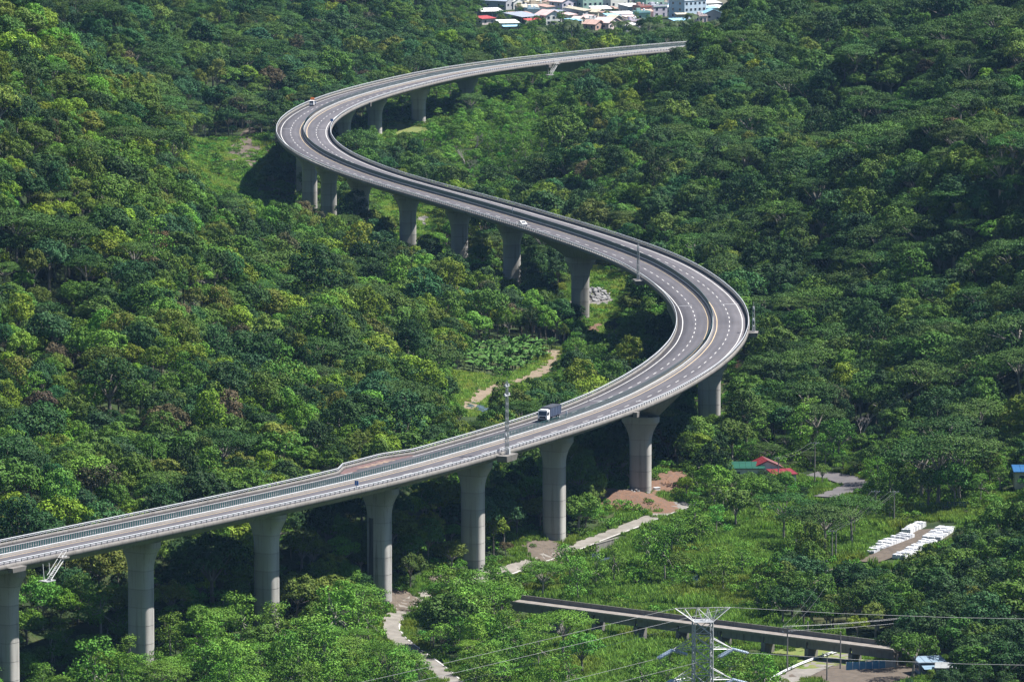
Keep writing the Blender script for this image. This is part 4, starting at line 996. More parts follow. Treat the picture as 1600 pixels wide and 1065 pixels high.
for k in range(16):
    q = (b - a) * k / 15; MB().beam((q[0], q[1], g1(*(a + q)[:2]) - a[2] - .3), (q[0], q[1], g1(*(a + q)[:2]) - a[2] + 1.9), .06).build('post', bn, e)
    if k < 15:
        q2 = (b - a) * (k + 1) / 15
        for h in (.5, .9, 1.3, 1.7): MB().beam((q[0], q[1], g1(*(a + q)[:2]) - a[2] + h), (q2[0], q2[1], g1(*(a + q2)[:2]) - a[2] + h), .045).build('strand', bn, e)

# ================================================================== VEGETATION PROTOTYPES
def leaf_mesh(name, P, N, size, lv, m, aspect=.62, seed=0):
    r = np.random.default_rng(seed); n = len(P)
    N = N / np.maximum(np.linalg.norm(N, axis=1), 1e-6)[:, None]
    R = r.normal(size=(n, 3)); U = np.cross(N, R); U /= np.maximum(np.linalg.norm(U, axis=1), 1e-6)[:, None]; Vv = np.cross(N, U)
    s = size[:, None]
    quad = np.stack([P - U * s, P - Vv * s * aspect + N * s * .12, P + U * s * .9, P + Vv * s * aspect - N * s * .12], 1)
    me = mesh_np(name, quad.reshape(-1, 3), np.arange(4 * n).reshape(n, 4), m, link=False)
    at_ = me.color_attributes.new('lv', 'FLOAT_COLOR', 'POINT')
    c = np.ones((n, 4, 4), np.float32); c[:, :, :3] = lv[:, None, :]; at_.data.foreach_set('color', c.ravel())
    return me
def blob_leaves(blobs, per, leaf, seed, jit=.55, lo=-.35, depth=.22, upn=.25, dens_by_area=True):
    r = np.random.default_rng(seed); P = []; N = []; S = []; LV = []
    B = np.array(blobs)
    for k, (cx, cy, cz, rx, ry, rz) in enumerate(blobs):
        a = (rx * ry + rx * rz + ry * rz) / 3; n = int(per * a)
        d = r.normal(size=(n * 2, 3)); d /= np.linalg.norm(d, axis=1)[:, None]; d = d[d[:, 2] > lo + r.random(len(d)) * .3][:n]
        rad = 1 - depth + r.random(len(d)) * depth * 1.5
        # bumpy outline
        bump = 1 + .12 * np.sin(d[:, 0] * 7 + k) * np.cos(d[:, 1] * 6 + 2 * k) + .08 * np.sin(d[:, 2] * 9 + 3 * k)
        p = np.array([cx, cy, cz]) + d * np.array([rx, ry, rz]) * (rad * bump)[:, None]
        q = (((p[:, None] - B[None, :, :3]) / B[None, :, 3:]) ** 2).sum(2); q[:, k] = 9
        ok = q.min(1) > .62; p = p[ok]; d = d[ok]
        nn = d / np.array([rx, ry, rz]); nn /= np.linalg.norm(nn, axis=1)[:, None]
        nn = nn + r.normal(size=nn.shape) * jit + np.array([0, 0, upn])
        tone = r.uniform(.84, 1.16)
        v = (tone * r.uniform(.72, 1.28, len(p)))[:, None] * (1 + r.normal(size=(len(p), 3)) * np.array([.06, .03, .05]))
        P.append(p); N.append(nn); S.append(leaf * r.uniform(.65, 1.35, len(p))); LV.append(v)
    return np.vstack(P), np.vstack(N), np.concatenate(S), np.clip(np.vstack(LV), .2, 2)
def limbs(mb, base, fork, targets, r0, r1, seed):
    r = random.Random(seed); p0 = Vector(base); p1 = Vector(fork); mid = (p0 + p1) / 2 + Vector((r.uniform(-.25, .25), r.uniform(-.25, .25), 0))
    mb.beam(p0, mid, r0, (r0 + r1) / 2, 7, cap=False); mb.beam(mid, p1, (r0 + r1) / 2, r1, 7, cap=False)
    for t in targets:
        t = Vector(t); m_ = p1.lerp(t, .5) + Vector((r.uniform(-.4, .4), r.uniform(-.4, .4), r.uniform(-.1, .5)))
        mb.beam(p1, m_, r1 * .75, r1 * .45, 5, cap=False); mb.beam(m_, t, r1 * .45, r1 * .14, 5, cap=False)
PROTO = []     # list of dict(name, crown mesh, trunk mesh, height, radius)
def add_proto(kind, blobs, per, leaf, seed, trunk_h, trunk_m, r0=.3, jit=.26, lo=-.35, nlimb=9, upn=.0, depth=.22, m=LEAF):
    P, N, S, LV = blob_leaves(blobs, per, leaf, seed, jit, lo, depth, upn)
    cm = leaf_mesh('crown', P, N, S, LV, m, seed=seed)
    mb = MB(); B = sorted(blobs, key=lambda b: -b[2]); random.Random(seed).shuffle(B)
    limbs(mb, (0, 0, -1.2), (0.1, 0.05, trunk_h), [(b[0] * .92, b[1] * .92, b[2]) for b in B[:nlimb]], r0, r0 * .62, seed)
    tm = mb.mesh('trunk', trunk_m); PROTO.append(dict(kind=kind, crown=cm, trunk=tm, h=float(P[:, 2].max()), r=float(np.percentile(np.hypot(P[:, 0], P[:, 1]), 95))))
def broad(seed, R=4.2, Rz=3.2, cz=5.6, n=24, br=(.8, 1.45), per=74, leaf=.25, flat=.85):
    r = random.Random(seed); out = [(0, 0, cz, R * .55, R * .55, Rz * .6)]
    for k in range(n):
        a = r.uniform(0, 6.283); el = math.asin(r.uniform(-.25, 1.0)); q = r.uniform(.62, .92)
        b = r.uniform(*br); x, y, z = math.cos(el) * math.cos(a) * R * q, math.cos(el) * math.sin(a) * R * q, math.sin(el) * Rz * q
        out.append((x, y, cz + z, b, b, b * flat))
    return out
def umbrella(seed, R=5.6, z0=7.2, n=17):
    r = random.Random(seed); out = []
    for k in range(n):
        a = k * 2.4 + r.uniform(-.4, .4); q = math.sqrt((k + .6) / n) * R * r.uniform(.85, 1.1); z = z0 + 2.0 * (1 - (q / R) ** 2) + r.uniform(-.7, .5)
        b = r.uniform(1.3, 2.1); out.append((q * math.cos(a), q * math.sin(a), z, b * 1.25, b * 1.1, b * .42))
    return out
def pioneer(seed, n=20, R=3.2, H=9.0):
    r = random.Random(seed); out = []
    for k in range(n):
        t = r.random(); z = 2.2 + (H - 2.8) * t; q = R * (1.0 - .62 * t) * math.sqrt(r.random()) * 1.1; a = r.uniform(0, 6.283)
        b = r.uniform(.8, 1.35); out.append((q * math.cos(a), q * math.sin(a), z, b * 1.15, b * 1.15, b * .62))
    return out
def shrub(seed, n=9, R=1.6):
    r = random.Random(seed)
    return [(r.uniform(-R, R), r.uniform(-R, R), r.uniform(.3, 1.5), r.uniform(.6, 1.1), r.uniform(.6, 1.1), r.uniform(.5, .9)) for k in range(n)]
for k in range(7): add_proto('broadleaf_tree', broad(100 + k, R=3.5 + .26 * k, Rz=2.6 + .5 * (k % 3), n=32 + 3 * k, br=((.8, 1.45), (.65, 1.2), (1.0, 1.7))[k % 3]), 96, (.21, .18, .24)[k % 3], 10 + k, 3.4, M['bark'] if k % 2 else M['bark_pale'], .32)
for k in range(2): add_proto('broadleaf_tree', broad(150 + k, R=3.4, Rz=4.2, cz=6.6, n=34, br=(.75, 1.3), flat=1.05), 98, .2, 20 + k, 4.2, M['bark'], .3)
for k in range(4): add_proto('umbrella_tree', umbrella(200 + k, R=4.4 + .5 * k, n=16 + 4 * (k % 2), z0=6.6 + .5 * (k % 3)), 150, .155, 30 + k, 4.6, M['bark_pale'], .3, jit=.3, lo=-.5, nlimb=12, upn=.2, depth=.4)
for k in range(3): add_proto('pioneer_tree', pioneer(300 + k), 95, .18, 40 + k, 4.5, M['bark_pale'], .2, jit=.4, lo=-.8, nlimb=12, upn=.1, depth=.4)
for k in range(2): add_proto('shrub', shrub(400 + k), 95, .2, 50 + k, .9, M['bark'], .12, jit=.6, lo=-.2, nlimb=5)
KIDX = {}
for i, p in enumerate(PROTO): KIDX.setdefault(p['kind'], []).append(i)
# tall grass clump
def grass_mesh(seed, n=90, H=2.6, R=1.2, w_=.09):
    r = np.random.default_rng(seed); V = []; Fq = []; C = []
    for k in range(n):
        a = r.uniform(0, 6.283); q = R * math.sqrt(r.random()); b = np.array([q * math.cos(a), q * math.sin(a), -.2]); h = H * r.uniform(.55, 1.15)
        la = r.uniform(0, 6.283); ln = np.array([math.cos(la), math.sin(la), 0]) * r.uniform(.15, .7) * h * .5; sd = np.array([-math.sin(la), math.cos(la), 0]) * w_ * r.uniform(.7, 1.6)
        m1 = b + ln * .35 + [0, 0, h * .6]; t = b + ln + [0, 0, h * r.uniform(.8, 1.0)]; i = len(V)
        V += [b - sd, b + sd, m1 + sd, m1 - sd, t + sd * .25, t - sd * .25]; Fq += [(i, i + 1, i + 2, i + 3), (i + 3, i + 2, i + 4, i + 5)]
        c = r.uniform(.7, 1.35); C += [(c * r.uniform(.9, 1.1), c, c * r.uniform(.85, 1.1), 1)] * 6
    me = mesh_np('grass', np.array(V), np.array(Fq), LEAF_G, link=False); at_ = me.color_attributes.new('lv', 'FLOAT_COLOR', 'POINT'); at_.data.foreach_set('color', np.array(C, np.float32).ravel()); return me
GRASS = [grass_mesh(1), grass_mesh(2, 80, 2.0, 1.3), grass_mesh(3, 110, 1.2, 1.2, .07)]

# ================================================================== WHERE THINGS GROW
def inpoly(px, py, poly):
    ins = np.zeros(len(px), bool); j = len(poly) - 1
    for i in range(len(poly)):
        xi, yi = poly[i]; xj, yj = poly[j]
        with np.errstate(divide='ignore', invalid='ignore'):
            c = ((yi > py) != (yj > py)) & (px < (xj - xi) * (py - yi) / (yj - yi + 1e-9) + xi)
        ins ^= c; j = i
    return ins
def worldpoly(p): return [tuple(at(*q)[:2]) for q in p]
REED = worldpoly([(800,915),(900,890),(1000,842),(1090,805),(1180,785),(1290,800),(1420,800),(1620,795),(1620,822),(1500,822),(1490,850),(1400,890),(1290,890),(1235,925),(1205,960),(1320,1000),(1210,1062),(1190,1150),(720,1150),(850,985)])
DARKW = worldpoly([(1205,945),(1240,925),(1310,925),(1380,890),(1490,862),(1650,850),(1650,1150),(1490,1150),(1420,1040),(1400,1005),(1330,990),(1250,985)])
YARD = worldpoly([(1338,885),(1425,815),(1490,815),(1500,838),(1412,885)])
BANANA = worldpoly([(715,548),(720,578),(790,592),(850,568),(868,548),(820,538)])
TRACKG = worldpoly([(712,580),(790,590),(868,546),(885,556),(800,615),(770,650),(700,655)])
INNER = worldpoly([(545,190),(620,160),(700,140),(800,118),(900,105),(960,128),(880,235),(850,265),(870,300),(780,312),(700,292),(600,255),(550,235)])
CLEAR2 = worldpoly([(275,215),(430,212),(428,240),(400,300),(480,352),(415,345),(335,322),(285,275)])
UNDER = worldpoly([(545,305),(690,320),(690,395),(640,392),(600,340),(540,330)])
RIVER = worldpoly([(912,415),(990,432),(985,490),(940,545),(912,500)])
FRONT = worldpoly([(-60,1010),(200,1000),(420,985),(560,960),(600,985),(600,1010),(660,1040),(700,1150),(-60,1150)])
FRONT2 = worldpoly([(655,1000),(660,960),(740,930),(860,905),(850,960),(840,1010),(760,1150),(705,1150)])
VALE = worldpoly([(1045,772),(1100,735),(1150,700),(1300,690),(1420,710),(1600,700),(1620,790),(1420,800),(1290,795),(1180,780)])
INBEND = worldpoly([(870,560),(960,520),(1040,480),(1060,520),(1040,570),(950,620),(850,640),(790,640),(800,610)])
def scatter(step, seed, ymin=1345, ymax=3560, jit=.48):
    r = np.random.default_rng(seed); gx = np.arange(-330, 331, step); gy = np.arange(ymin, ymax, step)
    X, Y = np.meshgrid(gx, gy); X = X + (np.arange(len(gy)) % 2)[:, None] * step * .5
    X = X.ravel() + r.uniform(-jit, jit, X.size) * step; Y = Y.ravel() + r.uniform(-jit, jit, Y.size) * step
    lim = 0.0815 * Y + 26
    k = np.abs(X) < lim; return X[k], Y[k], r
def dist_deck(X, Y):
    out = np.full(len(X), 1e9); c = CL[::4]
    for k in range(0, len(X), 8000):
        out[k:k + 8000] = np.sqrt(((np.stack([X[k:k + 8000], Y[k:k + 8000]], 1)[:, None] - c[None]) ** 2).sum(2).min(1))
    return out
BRIDGE_SEG = (A_[:2], B_[:2])
def blocked(X, Y, margin, shrink=1.0, rmargin=None):
    b = np.zeros(len(X), bool)
    for Q, w_ in ROADS:
        q = Q[::2] if len(Q) > 4 else Q
        b |= np.sqrt(((np.stack([X, Y], 1)[:, None] - q[None]) ** 2).sum(2).min(1)) < w_ / 2 + (margin if rmargin is None else rmargin)
    for cx, cy, rx, ry, rot in PATCHES:
        dx, dy = X - cx, Y - cy; u = dx * math.cos(rot) + dy * math.sin(rot); v = -dx * math.sin(rot) + dy * math.cos(rot)
        b |= (u / (rx * shrink + margin * .5)) ** 2 + (v / (ry * shrink + margin * .5)) ** 2 < 1 - (vnoise(X, Y, 2.5, 77) * .9 if shrink < 1 else 0)
    for hx, hy, hr in HOUSES: b |= (X - hx) ** 2 + (Y - hy) ** 2 < (hr + margin) ** 2
    a, c = BRIDGE_SEG; d = c - a; t = np.clip(((X - a[0]) * d[0] + (Y - a[1]) * d[1]) / (d @ d), 0, 1)
    b |= (X - a[0] - d[0] * t) ** 2 + (Y - a[1] - d[1] * t) ** 2 < (2.6 + margin) ** 2
    b |= inpoly(X, Y, YARD)
    for p in POLES.values(): b |= (X - p[0]) ** 2 + (Y - p[1]) ** 2 < (1.0 + margin) ** 2
    return b
PAL = dict(dark=(.026, .062, .016), mid=(.062, .122, .019), yel=(.122, .190, .018), olive=(.096, .134, .022), brown=(.088, .078, .040), umb=(.046, .096, .020), light=(.092, .195, .025), blue=(.034, .088, .029), grass=(.130, .235, .040))
def cull_hidden(X, Y, Z, h):
    """trees whose top is behind a hill, seen from the viewpoint area, are left out"""
    T = np.stack([X, Y, Z + h], 1); vis = np.ones(len(X), bool); o = np.array([0, 0, CZ])
    for f in np.linspace(.40, .995, 70):
        P = o + (T - o) * f; vis &= P[:, 2] > ground(P[:, 0], P[:, 1]) - 3.0
    return vis
OPEN_GROUND = [(1075,790),(1000,825),(985,826),(960,836),(930,845),(905,853),(830,880),(850,872),(650,938),(612,975),(618,995),(690,1050),(700,1056),
 (985,785),(960,800),(1000,770),(1030,755),(1045,740),(1053,725),(1004,766),(985,768),(1022,766),(870,842),(855,838),(886,838),(746,886),(732,880),(763,884),(598,925),(585,915),(612,925),
 (1300,755),(1320,752),(1340,757),(1310,768),(1290,780),(1160,734),(1180,733),(1200,733),(1218,736),(1150,736),(1210,735),
 (1356,866),(1372,860),(1390,852),(1405,846),(1420,838),(1436,828),(1410,872),(1425,863),(1440,856),(1455,847),(1470,838),(1480,830),(1350,875),(1400,860),(1370,878),
 (1305,896),(1312,892),(940,868),(955,858),(935,876),(1092,912),(1075,925),
 (830,945),(870,948),(910,953),(950,958),(990,963),(1030,968),(1070,972),(1110,978),(1150,983),(1190,988),(1230,992),(1270,998),(1310,1003),(1340,1006),(1000,985),(1060,995),(1120,1000),(1180,1008),
 (1230,1055),(1260,1045),(1290,1035),(1320,1028),(1345,1020),(1330,1050),(1360,1046),(1390,1046),(1380,1058),(1350,1060),(1310,1062),(1450,1045),(1475,1052),(1270,1020),(1250,1030),(1290,1015),
 (797,432),(785,428),(808,430),(714,398),(704,396),(724,396),(634,378),(625,375),(645,378),(513,340),(500,338),(524,340),(483,318),(472,316),(494,318),(463,294),(905,470),(892,462),(918,475),(918,495),(935,470),(950,475),(925,460),(945,462),(930,505),(935,518),(940,500),(960,485),(950,445),(970,450),
 (725,632),(740,625),(760,612),(780,606),(830,592),(845,582),(860,572),(866,562),(755,643),(745,650),(740,575),(770,580),(800,575),(830,562),(750,560),(790,560),(820,548),(745,600),(770,600),
 (300,250),(320,270),(340,240),(360,230),(385,245),(380,235),(400,240),(395,260),(400,280),(420,300),(440,310),(350,290),(370,300),(330,300),(420,240),(410,320),(450,325),(310,235),
 (742,215),(742,230),(726,238),(736,262),(736,275),(1345,660),(1345,680),(600,335),(660,360),(680,350),(600,300),(615,292),(580,305),(662,343),(665,350),(600,320),(640,205),(620,210),(660,206),(600,212),(538,210),(588,190),(560,200),(1596,746),(1575,775),(1155,570),
 (1480,795),(1440,797),(1510,796),(1115,600),(1105,625),(1125,615),(1115,645),(1133,600),(1100,645),(1130,640),(-830,116),(-860,112),(-900,108),(-930,104),(-950,100),(-975,97),(-1000,93),(-1015,91),(-1030,88),(-1045,84),(-1060,78),(-1072,72)]
OPEN_GROUND += [(v[0], v[1] - 2) for v in VIL] + [(v[0] - 8, v[1] - 8) for v in VIL] + [(v[0] + 8, v[1] - 8) for v in VIL]
for Q_, lo_, hi_ in ((RQ, 800, 1085), (RQ, 605, 665), (TQ, 700, 880)):
    for q in Q_[::2]:
        pp_ = project(np.array([[q[0], q[1], g1(q[0], q[1]) + .3]]))[0]
        if lo_ < pp_[0] < hi_ and pp_[1] < 1010: OPEN_GROUND.append((float(pp_[0]), float(pp_[1])))
OPEN_D = [2740 if fx < 0 else (float(at(fx, fy)[1]) if fy > 60 else 1e5) for fx, fy in OPEN_GROUND]
def covers_open(X, Y, Z, h, rad):
    bp = project(np.stack([X, Y, Z], 1)); tp_ = project(np.stack([X, Y, Z + h], 1)); rp = rad / bp[:, 2] * FPX; out = np.zeros(len(X), bool)
    for (fx, fy), fd in zip(OPEN_GROUND, OPEN_D):
        out |= (np.abs(bp[:, 0] - abs(fx)) < rp) & (tp_[:, 1] < fy) & (bp[:, 1] > fy - 2) & (Y < fd + 2)
    return out
TREES = []   # arrays (x,y,z,scale,rot,proto,rgb)
X, Y, r = scatter(5.7, 21)
Z = ground(X, Y); n = len(X)
keep = ~blocked(X, Y, 1.6)
dd = dist_deck(X, Y); clear = DECK - 3.2 - Z
zr = {k: inpoly(X, Y, v) for k, v in dict(reed=REED, dark=DARKW, ban=BANANA, trk=TRACKG, inner=INNER, cl2=CLEAR2, und=UNDER, riv=RIVER, front=FRONT, front2=FRONT2, vale=VALE, inb=INBEND).items()}
vill = Y > 3060
patch = vnoise(X, Y, 16, 5); patch2 = vnoise(X, Y, 40, 6); patch3 = vnoise(X, Y, 75, 8)
u = r.random(n); u2 = r.random(n)
keep &= ~(zr['reed'] & ((patch < .55) | (u > .62)))
keep &= ~(zr['inner'] & (u > .58)); keep &= ~zr['ban']; keep &= ~(zr['trk'] & (u > .16)); keep &= ~(zr['cl2'] & (u > .12)); keep &= ~(zr['und'] & (u > .25)); keep &= ~(zr['riv'] & (u > .3))
keep &= ~((zr['front'] | zr['front2']) & (u > .72)); keep &= ~(zr['vale'] & (u > .80)); keep &= ~(vill & (u > .42))
right = (X > .02 * Y + 10) & (Y > 1690) & ~zr['inner']
tl = (X < 0) & (Y > 2380)
kind = np.full(n, 0); tint = np.zeros((n, 3)); scl = np.clip(r.normal(.88, .25, n), .42, 1.55) * np.where(r.random(n) < .05, 1.35, 1.0)
def choose(mask, table):
    """table: list of (weight, kind, tint key, scale factor)"""
    w_ = np.cumsum([t[0] for t in table]); w_ = w_ / w_[-1]; v = np.clip(u2 * .62 + patch3 * .38 * 1.0 + r.normal(0, .06, n), 0, .999)
    v = np.where(r.random(n) < .55, r.random(n), v)
    s = np.searchsorted(w_, v)
    for i, (wt, kd, tk_, sf) in enumerate(table):
        mm = mask & (s == i); ids = np.array(KIDX[kd]); kind[mm] = ids[r.integers(0, len(ids), mm.sum())]; tint[mm] = PAL[tk_]; scl[mm] *= sf
allm = np.ones(n, bool)
choose(allm & ~right & ~tl, [(27, 'broadleaf_tree', 'mid', 1), (11, 'broadleaf_tree', 'dark', 1.15), (7, 'broadleaf_tree', 'blue', 1.1), (11, 'broadleaf_tree', 'light', .95), (14, 'broadleaf_tree', 'yel', .95), (13, 'broadleaf_tree', 'olive', 1), (3, 'broadleaf_tree', 'brown', .95), (6, 'umbrella_tree', 'umb', 1.15), (4, 'pioneer_tree', 'light', 1)])
choose(tl, [(16, 'umbrella_tree', 'umb', 1.15), (28, 'broadleaf_tree', 'mid', 1), (24, 'broadleaf_tree', 'blue', 1), (8, 'broadleaf_tree', 'olive', 1), (14, 'broadleaf_tree', 'dark', 1.05), (4, 'broadleaf_tree', 'yel', .9), (3, 'broadleaf_tree', 'brown', .9)])
choose(right, [(18, 'umbrella_tree', 'umb', 1.25), (22, 'broadleaf_tree', 'dark', 1.15), (28, 'broadleaf_tree', 'mid', 1.05), (12, 'broadleaf_tree', 'blue', 1), (5, 'broadleaf_tree', 'yel', .85), (7, 'broadleaf_tree', 'olive', .95), (2, 'broadleaf_tree', 'brown', .85)])
choose(zr['inner'], [(48, 'pioneer_tree', 'light', .8), (30, 'broadleaf_tree', 'light', .62), (14, 'broadleaf_tree', 'mid', .65), (8, 'umbrella_tree', 'umb', .8)])
choose(zr['reed'], [(66, 'pioneer_tree', 'light', 1.0), (18, 'shrub', 'light', 1.2), (16, 'broadleaf_tree', 'mid', .65)])
choose(zr['front'] | zr['front2'], [(56, 'pioneer_tree', 'light', 1.12), (22, 'broadleaf_tree', 'light', .85), (14, 'umbrella_tree', 'light', .85), (8, 'broadleaf_tree', 'mid', .9)])
choose(zr['vale'], [(40, 'pioneer_tree', 'light', .95), (30, 'broadleaf_tree', 'mid', .75), (16, 'umbrella_tree', 'umb', .95), (14, 'broadleaf_tree', 'dark', .8)])
choose(zr['dark'], [(46, 'broadleaf_tree', 'dark', 1.05), (30, 'broadleaf_tree', 'mid', 1.05), (14, 'broadleaf_tree', 'blue', 1), (10, 'broadleaf_tree', 'olive', .9)])
choose(zr['inb'], [(40, 'pioneer_tree', 'light', .9), (35, 'broadleaf_tree', 'mid', .85), (25, 'broadleaf_tree', 'dark', .9)])
choose(zr['cl2'] | zr['trk'] | zr['und'] | zr['riv'], [(60, 'shrub', 'light', 1.3), (40, 'pioneer_tree', 'light', .55)])
choose(vill, [(45, 'broadleaf_tree', 'mid', .72), (25, 'pioneer_tree', 'light', .7), (30, 'broadleaf_tree', 'dark', .75)])
MANUAL = [(1222,984,1.15,'broadleaf_tree','dark'),(1256,986,1.1,'broadleaf_tree','dark'),(1238,962,1.1,'broadleaf_tree','mid'),(1292,992,.85,'broadleaf_tree','mid'),(1338,988,1.2,'broadleaf_tree','mid'),(1330,955,1.2,'broadleaf_tree','dark'),(1372,985,1.25,'broadleaf_tree','dark'),
 (1465,792,2.0,'umbrella_tree','umb'),(1440,782,1.7,'umbrella_tree','umb'),(1500,786,1.8,'umbrella_tree','umb'),(1475,765,1.9,'umbrella_tree','umb'),(1290,868,1.35,'umbrella_tree','umb'),(1258,862,1.3,'umbrella_tree','dark'),(1330,852,1.3,'umbrella_tree','umb'),(1225,845,1.2,'umbrella_tree','umb'),
 (1010,892,1.2,'pioneer_tree','light'),(1050,872,1.1,'pioneer_tree','light'),(1085,850,1.2,'pioneer_tree','light'),(1120,842,1.0,'pioneer_tree','light'),(1020,868,.9,'pioneer_tree','mid'),(1150,830,1.1,'broadleaf_tree','mid'),(1180,800,1.0,'broadleaf_tree','light'),(1145,785,.85,'broadleaf_tree','mid'),(1205,790,.7,'broadleaf_tree','mid'),
 (930,925,1.1,'pioneer_tree','light'),(890,920,1.2,'pioneer_tree','light'),(960,910,1.0,'pioneer_tree','light'),(350,762,1.55,'umbrella_tree','umb'),(382,756,1.3,'umbrella_tree','umb'),(1160,905,1.0,'pioneer_tree','light'),(1402,1046,1.05,'broadleaf_tree','dark'),(1428,1062,1.2,'broadleaf_tree','mid'),(1436,1030,1.2,'broadleaf_tree','dark'),(1165,776,.72,'broadleaf_tree','mid'),(1194,780,.7,'broadleaf_tree','dark'),(1228,778,.62,'broadleaf_tree','mid'),(1140,770,.7,'broadleaf_tree','light'),(1450,797,1.2,'broadleaf_tree','umb'),(1492,794,1.2,'broadleaf_tree','umb'),(1185,935,1.1,'pioneer_tree','light'),(1130,925,1.0,'pioneer_tree','light'),
 (700,1015,1.3,'broadleaf_tree','mid'),(730,1000,1.25,'broadleaf_tree','mid'),(770,985,1.2,'umbrella_tree','light'),(770,960,1.3,'pioneer_tree','mid'),(880,1035,1.2,'umbrella_tree','light'),(910,1060,1.2,'broadleaf_tree','light'),(840,1050,1.2,'pioneer_tree','light'),(560,985,1.2,'umbrella_tree','light'),(575,1010,1.1,'pioneer_tree','light'),(430,1020,1.3,'pioneer_tree','light'),(470,1035,1.2,'pioneer_tree','light'),(250,1050,1.2,'pioneer_tree','light'),(200,1062,1.1,'pioneer_tree','light')]
_mp = [at(m[0], m[1]) for m in MANUAL]; nm_ = len(MANUAL)
_ins = lambda arr, val: np.concatenate([arr, np.asarray(val)])
mx_ = np.array([p[0] for p in _mp]); my_ = np.array([p[1] for p in _mp])
# make room for the hand-placed trees
for p, m in zip(_mp, MANUAL): keep &= (X - p[0]) ** 2 + (Y - p[1]) ** 2 > (3.2 * m[2]) ** 2
X = _ins(X, mx_); Y = _ins(Y, my_); Z = ground(X, Y); n = len(X)
kind = _ins(kind, [KIDX[m[3]][i % len(KIDX[m[3]])] for i, m in enumerate(MANUAL)]); tint = np.vstack([tint, [PAL[m[4]] for m in MANUAL]]); scl = _ins(scl, [m[2] for m in MANUAL])
keep = _ins(keep, np.ones(nm_, bool)); dd = dist_deck(X, Y); clear = DECK - 3.2 - Z
zr = {k: inpoly(X, Y, v) for k, v in dict(reed=REED, dark=DARKW, inner=INNER, front=FRONT, front2=FRONT2, vale=VALE, inb=INBEND).items()}
right = (X > .02 * Y + 10) & (Y > 1690) & ~zr['inner']; manual = np.arange(n) >= n - nm_
ph = np.array([p['h'] for p in PROTO]); pr_ = np.array([p['r'] for p in PROTO])
# low under the deck
under = dd < 13 + pr_[kind] * scl * .6
scl = np.where(under, np.minimum(scl, (clear - 1.5) / ph[kind]), scl)
keep &= scl > .3
# road embankment edges and pier feet
for s in PIER_S:
    p = rd(s, 0.0); keep &= (X - p[0]) ** 2 + (Y - p[1]) ** 2 > 5.5 ** 2
keep &= cull_hidden(X, Y, Z, ph[kind] * scl)
hgt = ph[kind] * scl
keep &= manual | ~covers_open(X, Y, Z, hgt, pr_[kind] * scl * .9 + .35)
hgt = ph[kind] * scl
ppx = project(np.stack([X, Y, Z + hgt], 1)); keep &= (ppx[:, 1] < 1130) & (ppx[:, 1] > -70) & (ppx[:, 0] > -170) & (ppx[:, 0] < 1800)
tint *= r.uniform(.68, 1.38, n)[:, None] * (1 + r.normal(size=(n, 3)) * np.array([.10, .05, .08]))
tint = np.clip(tint, .008, .4)
rot = r.uniform(0, 6.283, n)
sel = np.nonzero(keep)[0]
# ---- the 300 largest in view become single trees, the rest one forest
pc = project(np.stack([X, Y, Z + hgt * .65], 1))
size = np.where((pc[:, 0] > -10) & (pc[:, 0] < 1610) & (pc[:, 1] > -5) & (pc[:, 1] < 1070), pr_[kind] * scl * hgt / pc[:, 2] ** 2, 0)
size = np.where(kind >= KIDX['shrub'][0], 0, size); size = np.where(manual, size * 50, size)
# covered by the deck on the line of sight?
ok = []
order = sel[np.argsort(-size[sel])]
o_ = np.array([0, 0, CZ])
deck_pts = CL[::2]
for i in order:
    T = np.array([X[i], Y[i], Z[i] + hgt[i] * .8]); tt = (DECK - CZ) / (T[2] - CZ)
    if tt < .999:
        q = o_ + (T - o_) * tt
        if ((deck_pts - q[:2]) ** 2).sum(1).min() < 9.5 ** 2: continue
    ok.append(i)
    if len(ok) == 300: break
single = np.array(ok)
def zone_of(i):
    if zr['front'][i] or zr['front2'][i]: return 'in front of the viaduct beside the service road'
    if zr['reed'][i]: return 'in the reed bed around the old bridge'
    if zr['dark'][i]: return 'in the dense grove beside the stack yard'
    if zr['vale'][i]: return 'around the red roofed house'
    if right[i]: return 'on the slope to the outer side of the near bend'
    if X[i] < 40 and Y[i] < 1760 and not zr['inb'][i]: return 'on the hillside behind the straight stretch of the viaduct'
    return 'on the valley floor inside the viaduct bends'
cname = {v: k for k, v in PAL.items()}
base_names = {'broadleaf_tree': 'round-crowned broadleaf tree', 'umbrella_tree': 'flat-topped umbrella-crowned tree', 'pioneer_tree': 'feathery pioneer tree'}
def colour_word(c):
    g = c[1]; 
    if c[0] > g * .88 and c[0] > .06 and c[2] > .03: return 'brownish'
    if c[0] > g * .72: return 'yellow-green'
    if g < .072: return 'dark green'
    if g > .125: return 'bright green'
    return 'mid green'
LANDMARKS = [(rd(124, 0.)[:2], 'the stained pier'), (at(1190, 742)[:2], 'the red roofed house'), (at(1420, 850)[:2], 'the stack yard'), (rd(229, 0.)[:2], 'the dump truck'), (np.array(BANANA).mean(0), 'the banana grove'), (at(932, 466)[:2], 'the boulder heap'),
 (rd(166, 0.)[:2], 'the tall camera mast'), (rd(549, 0.)[:2], 'the inner bend mast'), (rd(415, 0.)[:2], 'the outer bend mast'), (at(1053, 727)[:2], 'the black water tank'), (at(1604, 756)[:2], 'the blue roofed shed'), (at(1320, 757)[:2], 'the curving asphalt road'), (at(1290, 905)[:2], 'the stony bare patch'), (at(1450, 1050)[:2], 'the grey shacks'), (rd(98, 0.)[:2], 'the blue rail plate'), (rd(-14, 0.)[:2], 'the access stair'), (rd(707, 0.)[:2], 'the white car'), (at(1098, 990)[:2], 'the old bridge'), (at(755, 643)[:2], 'the stream pool')]
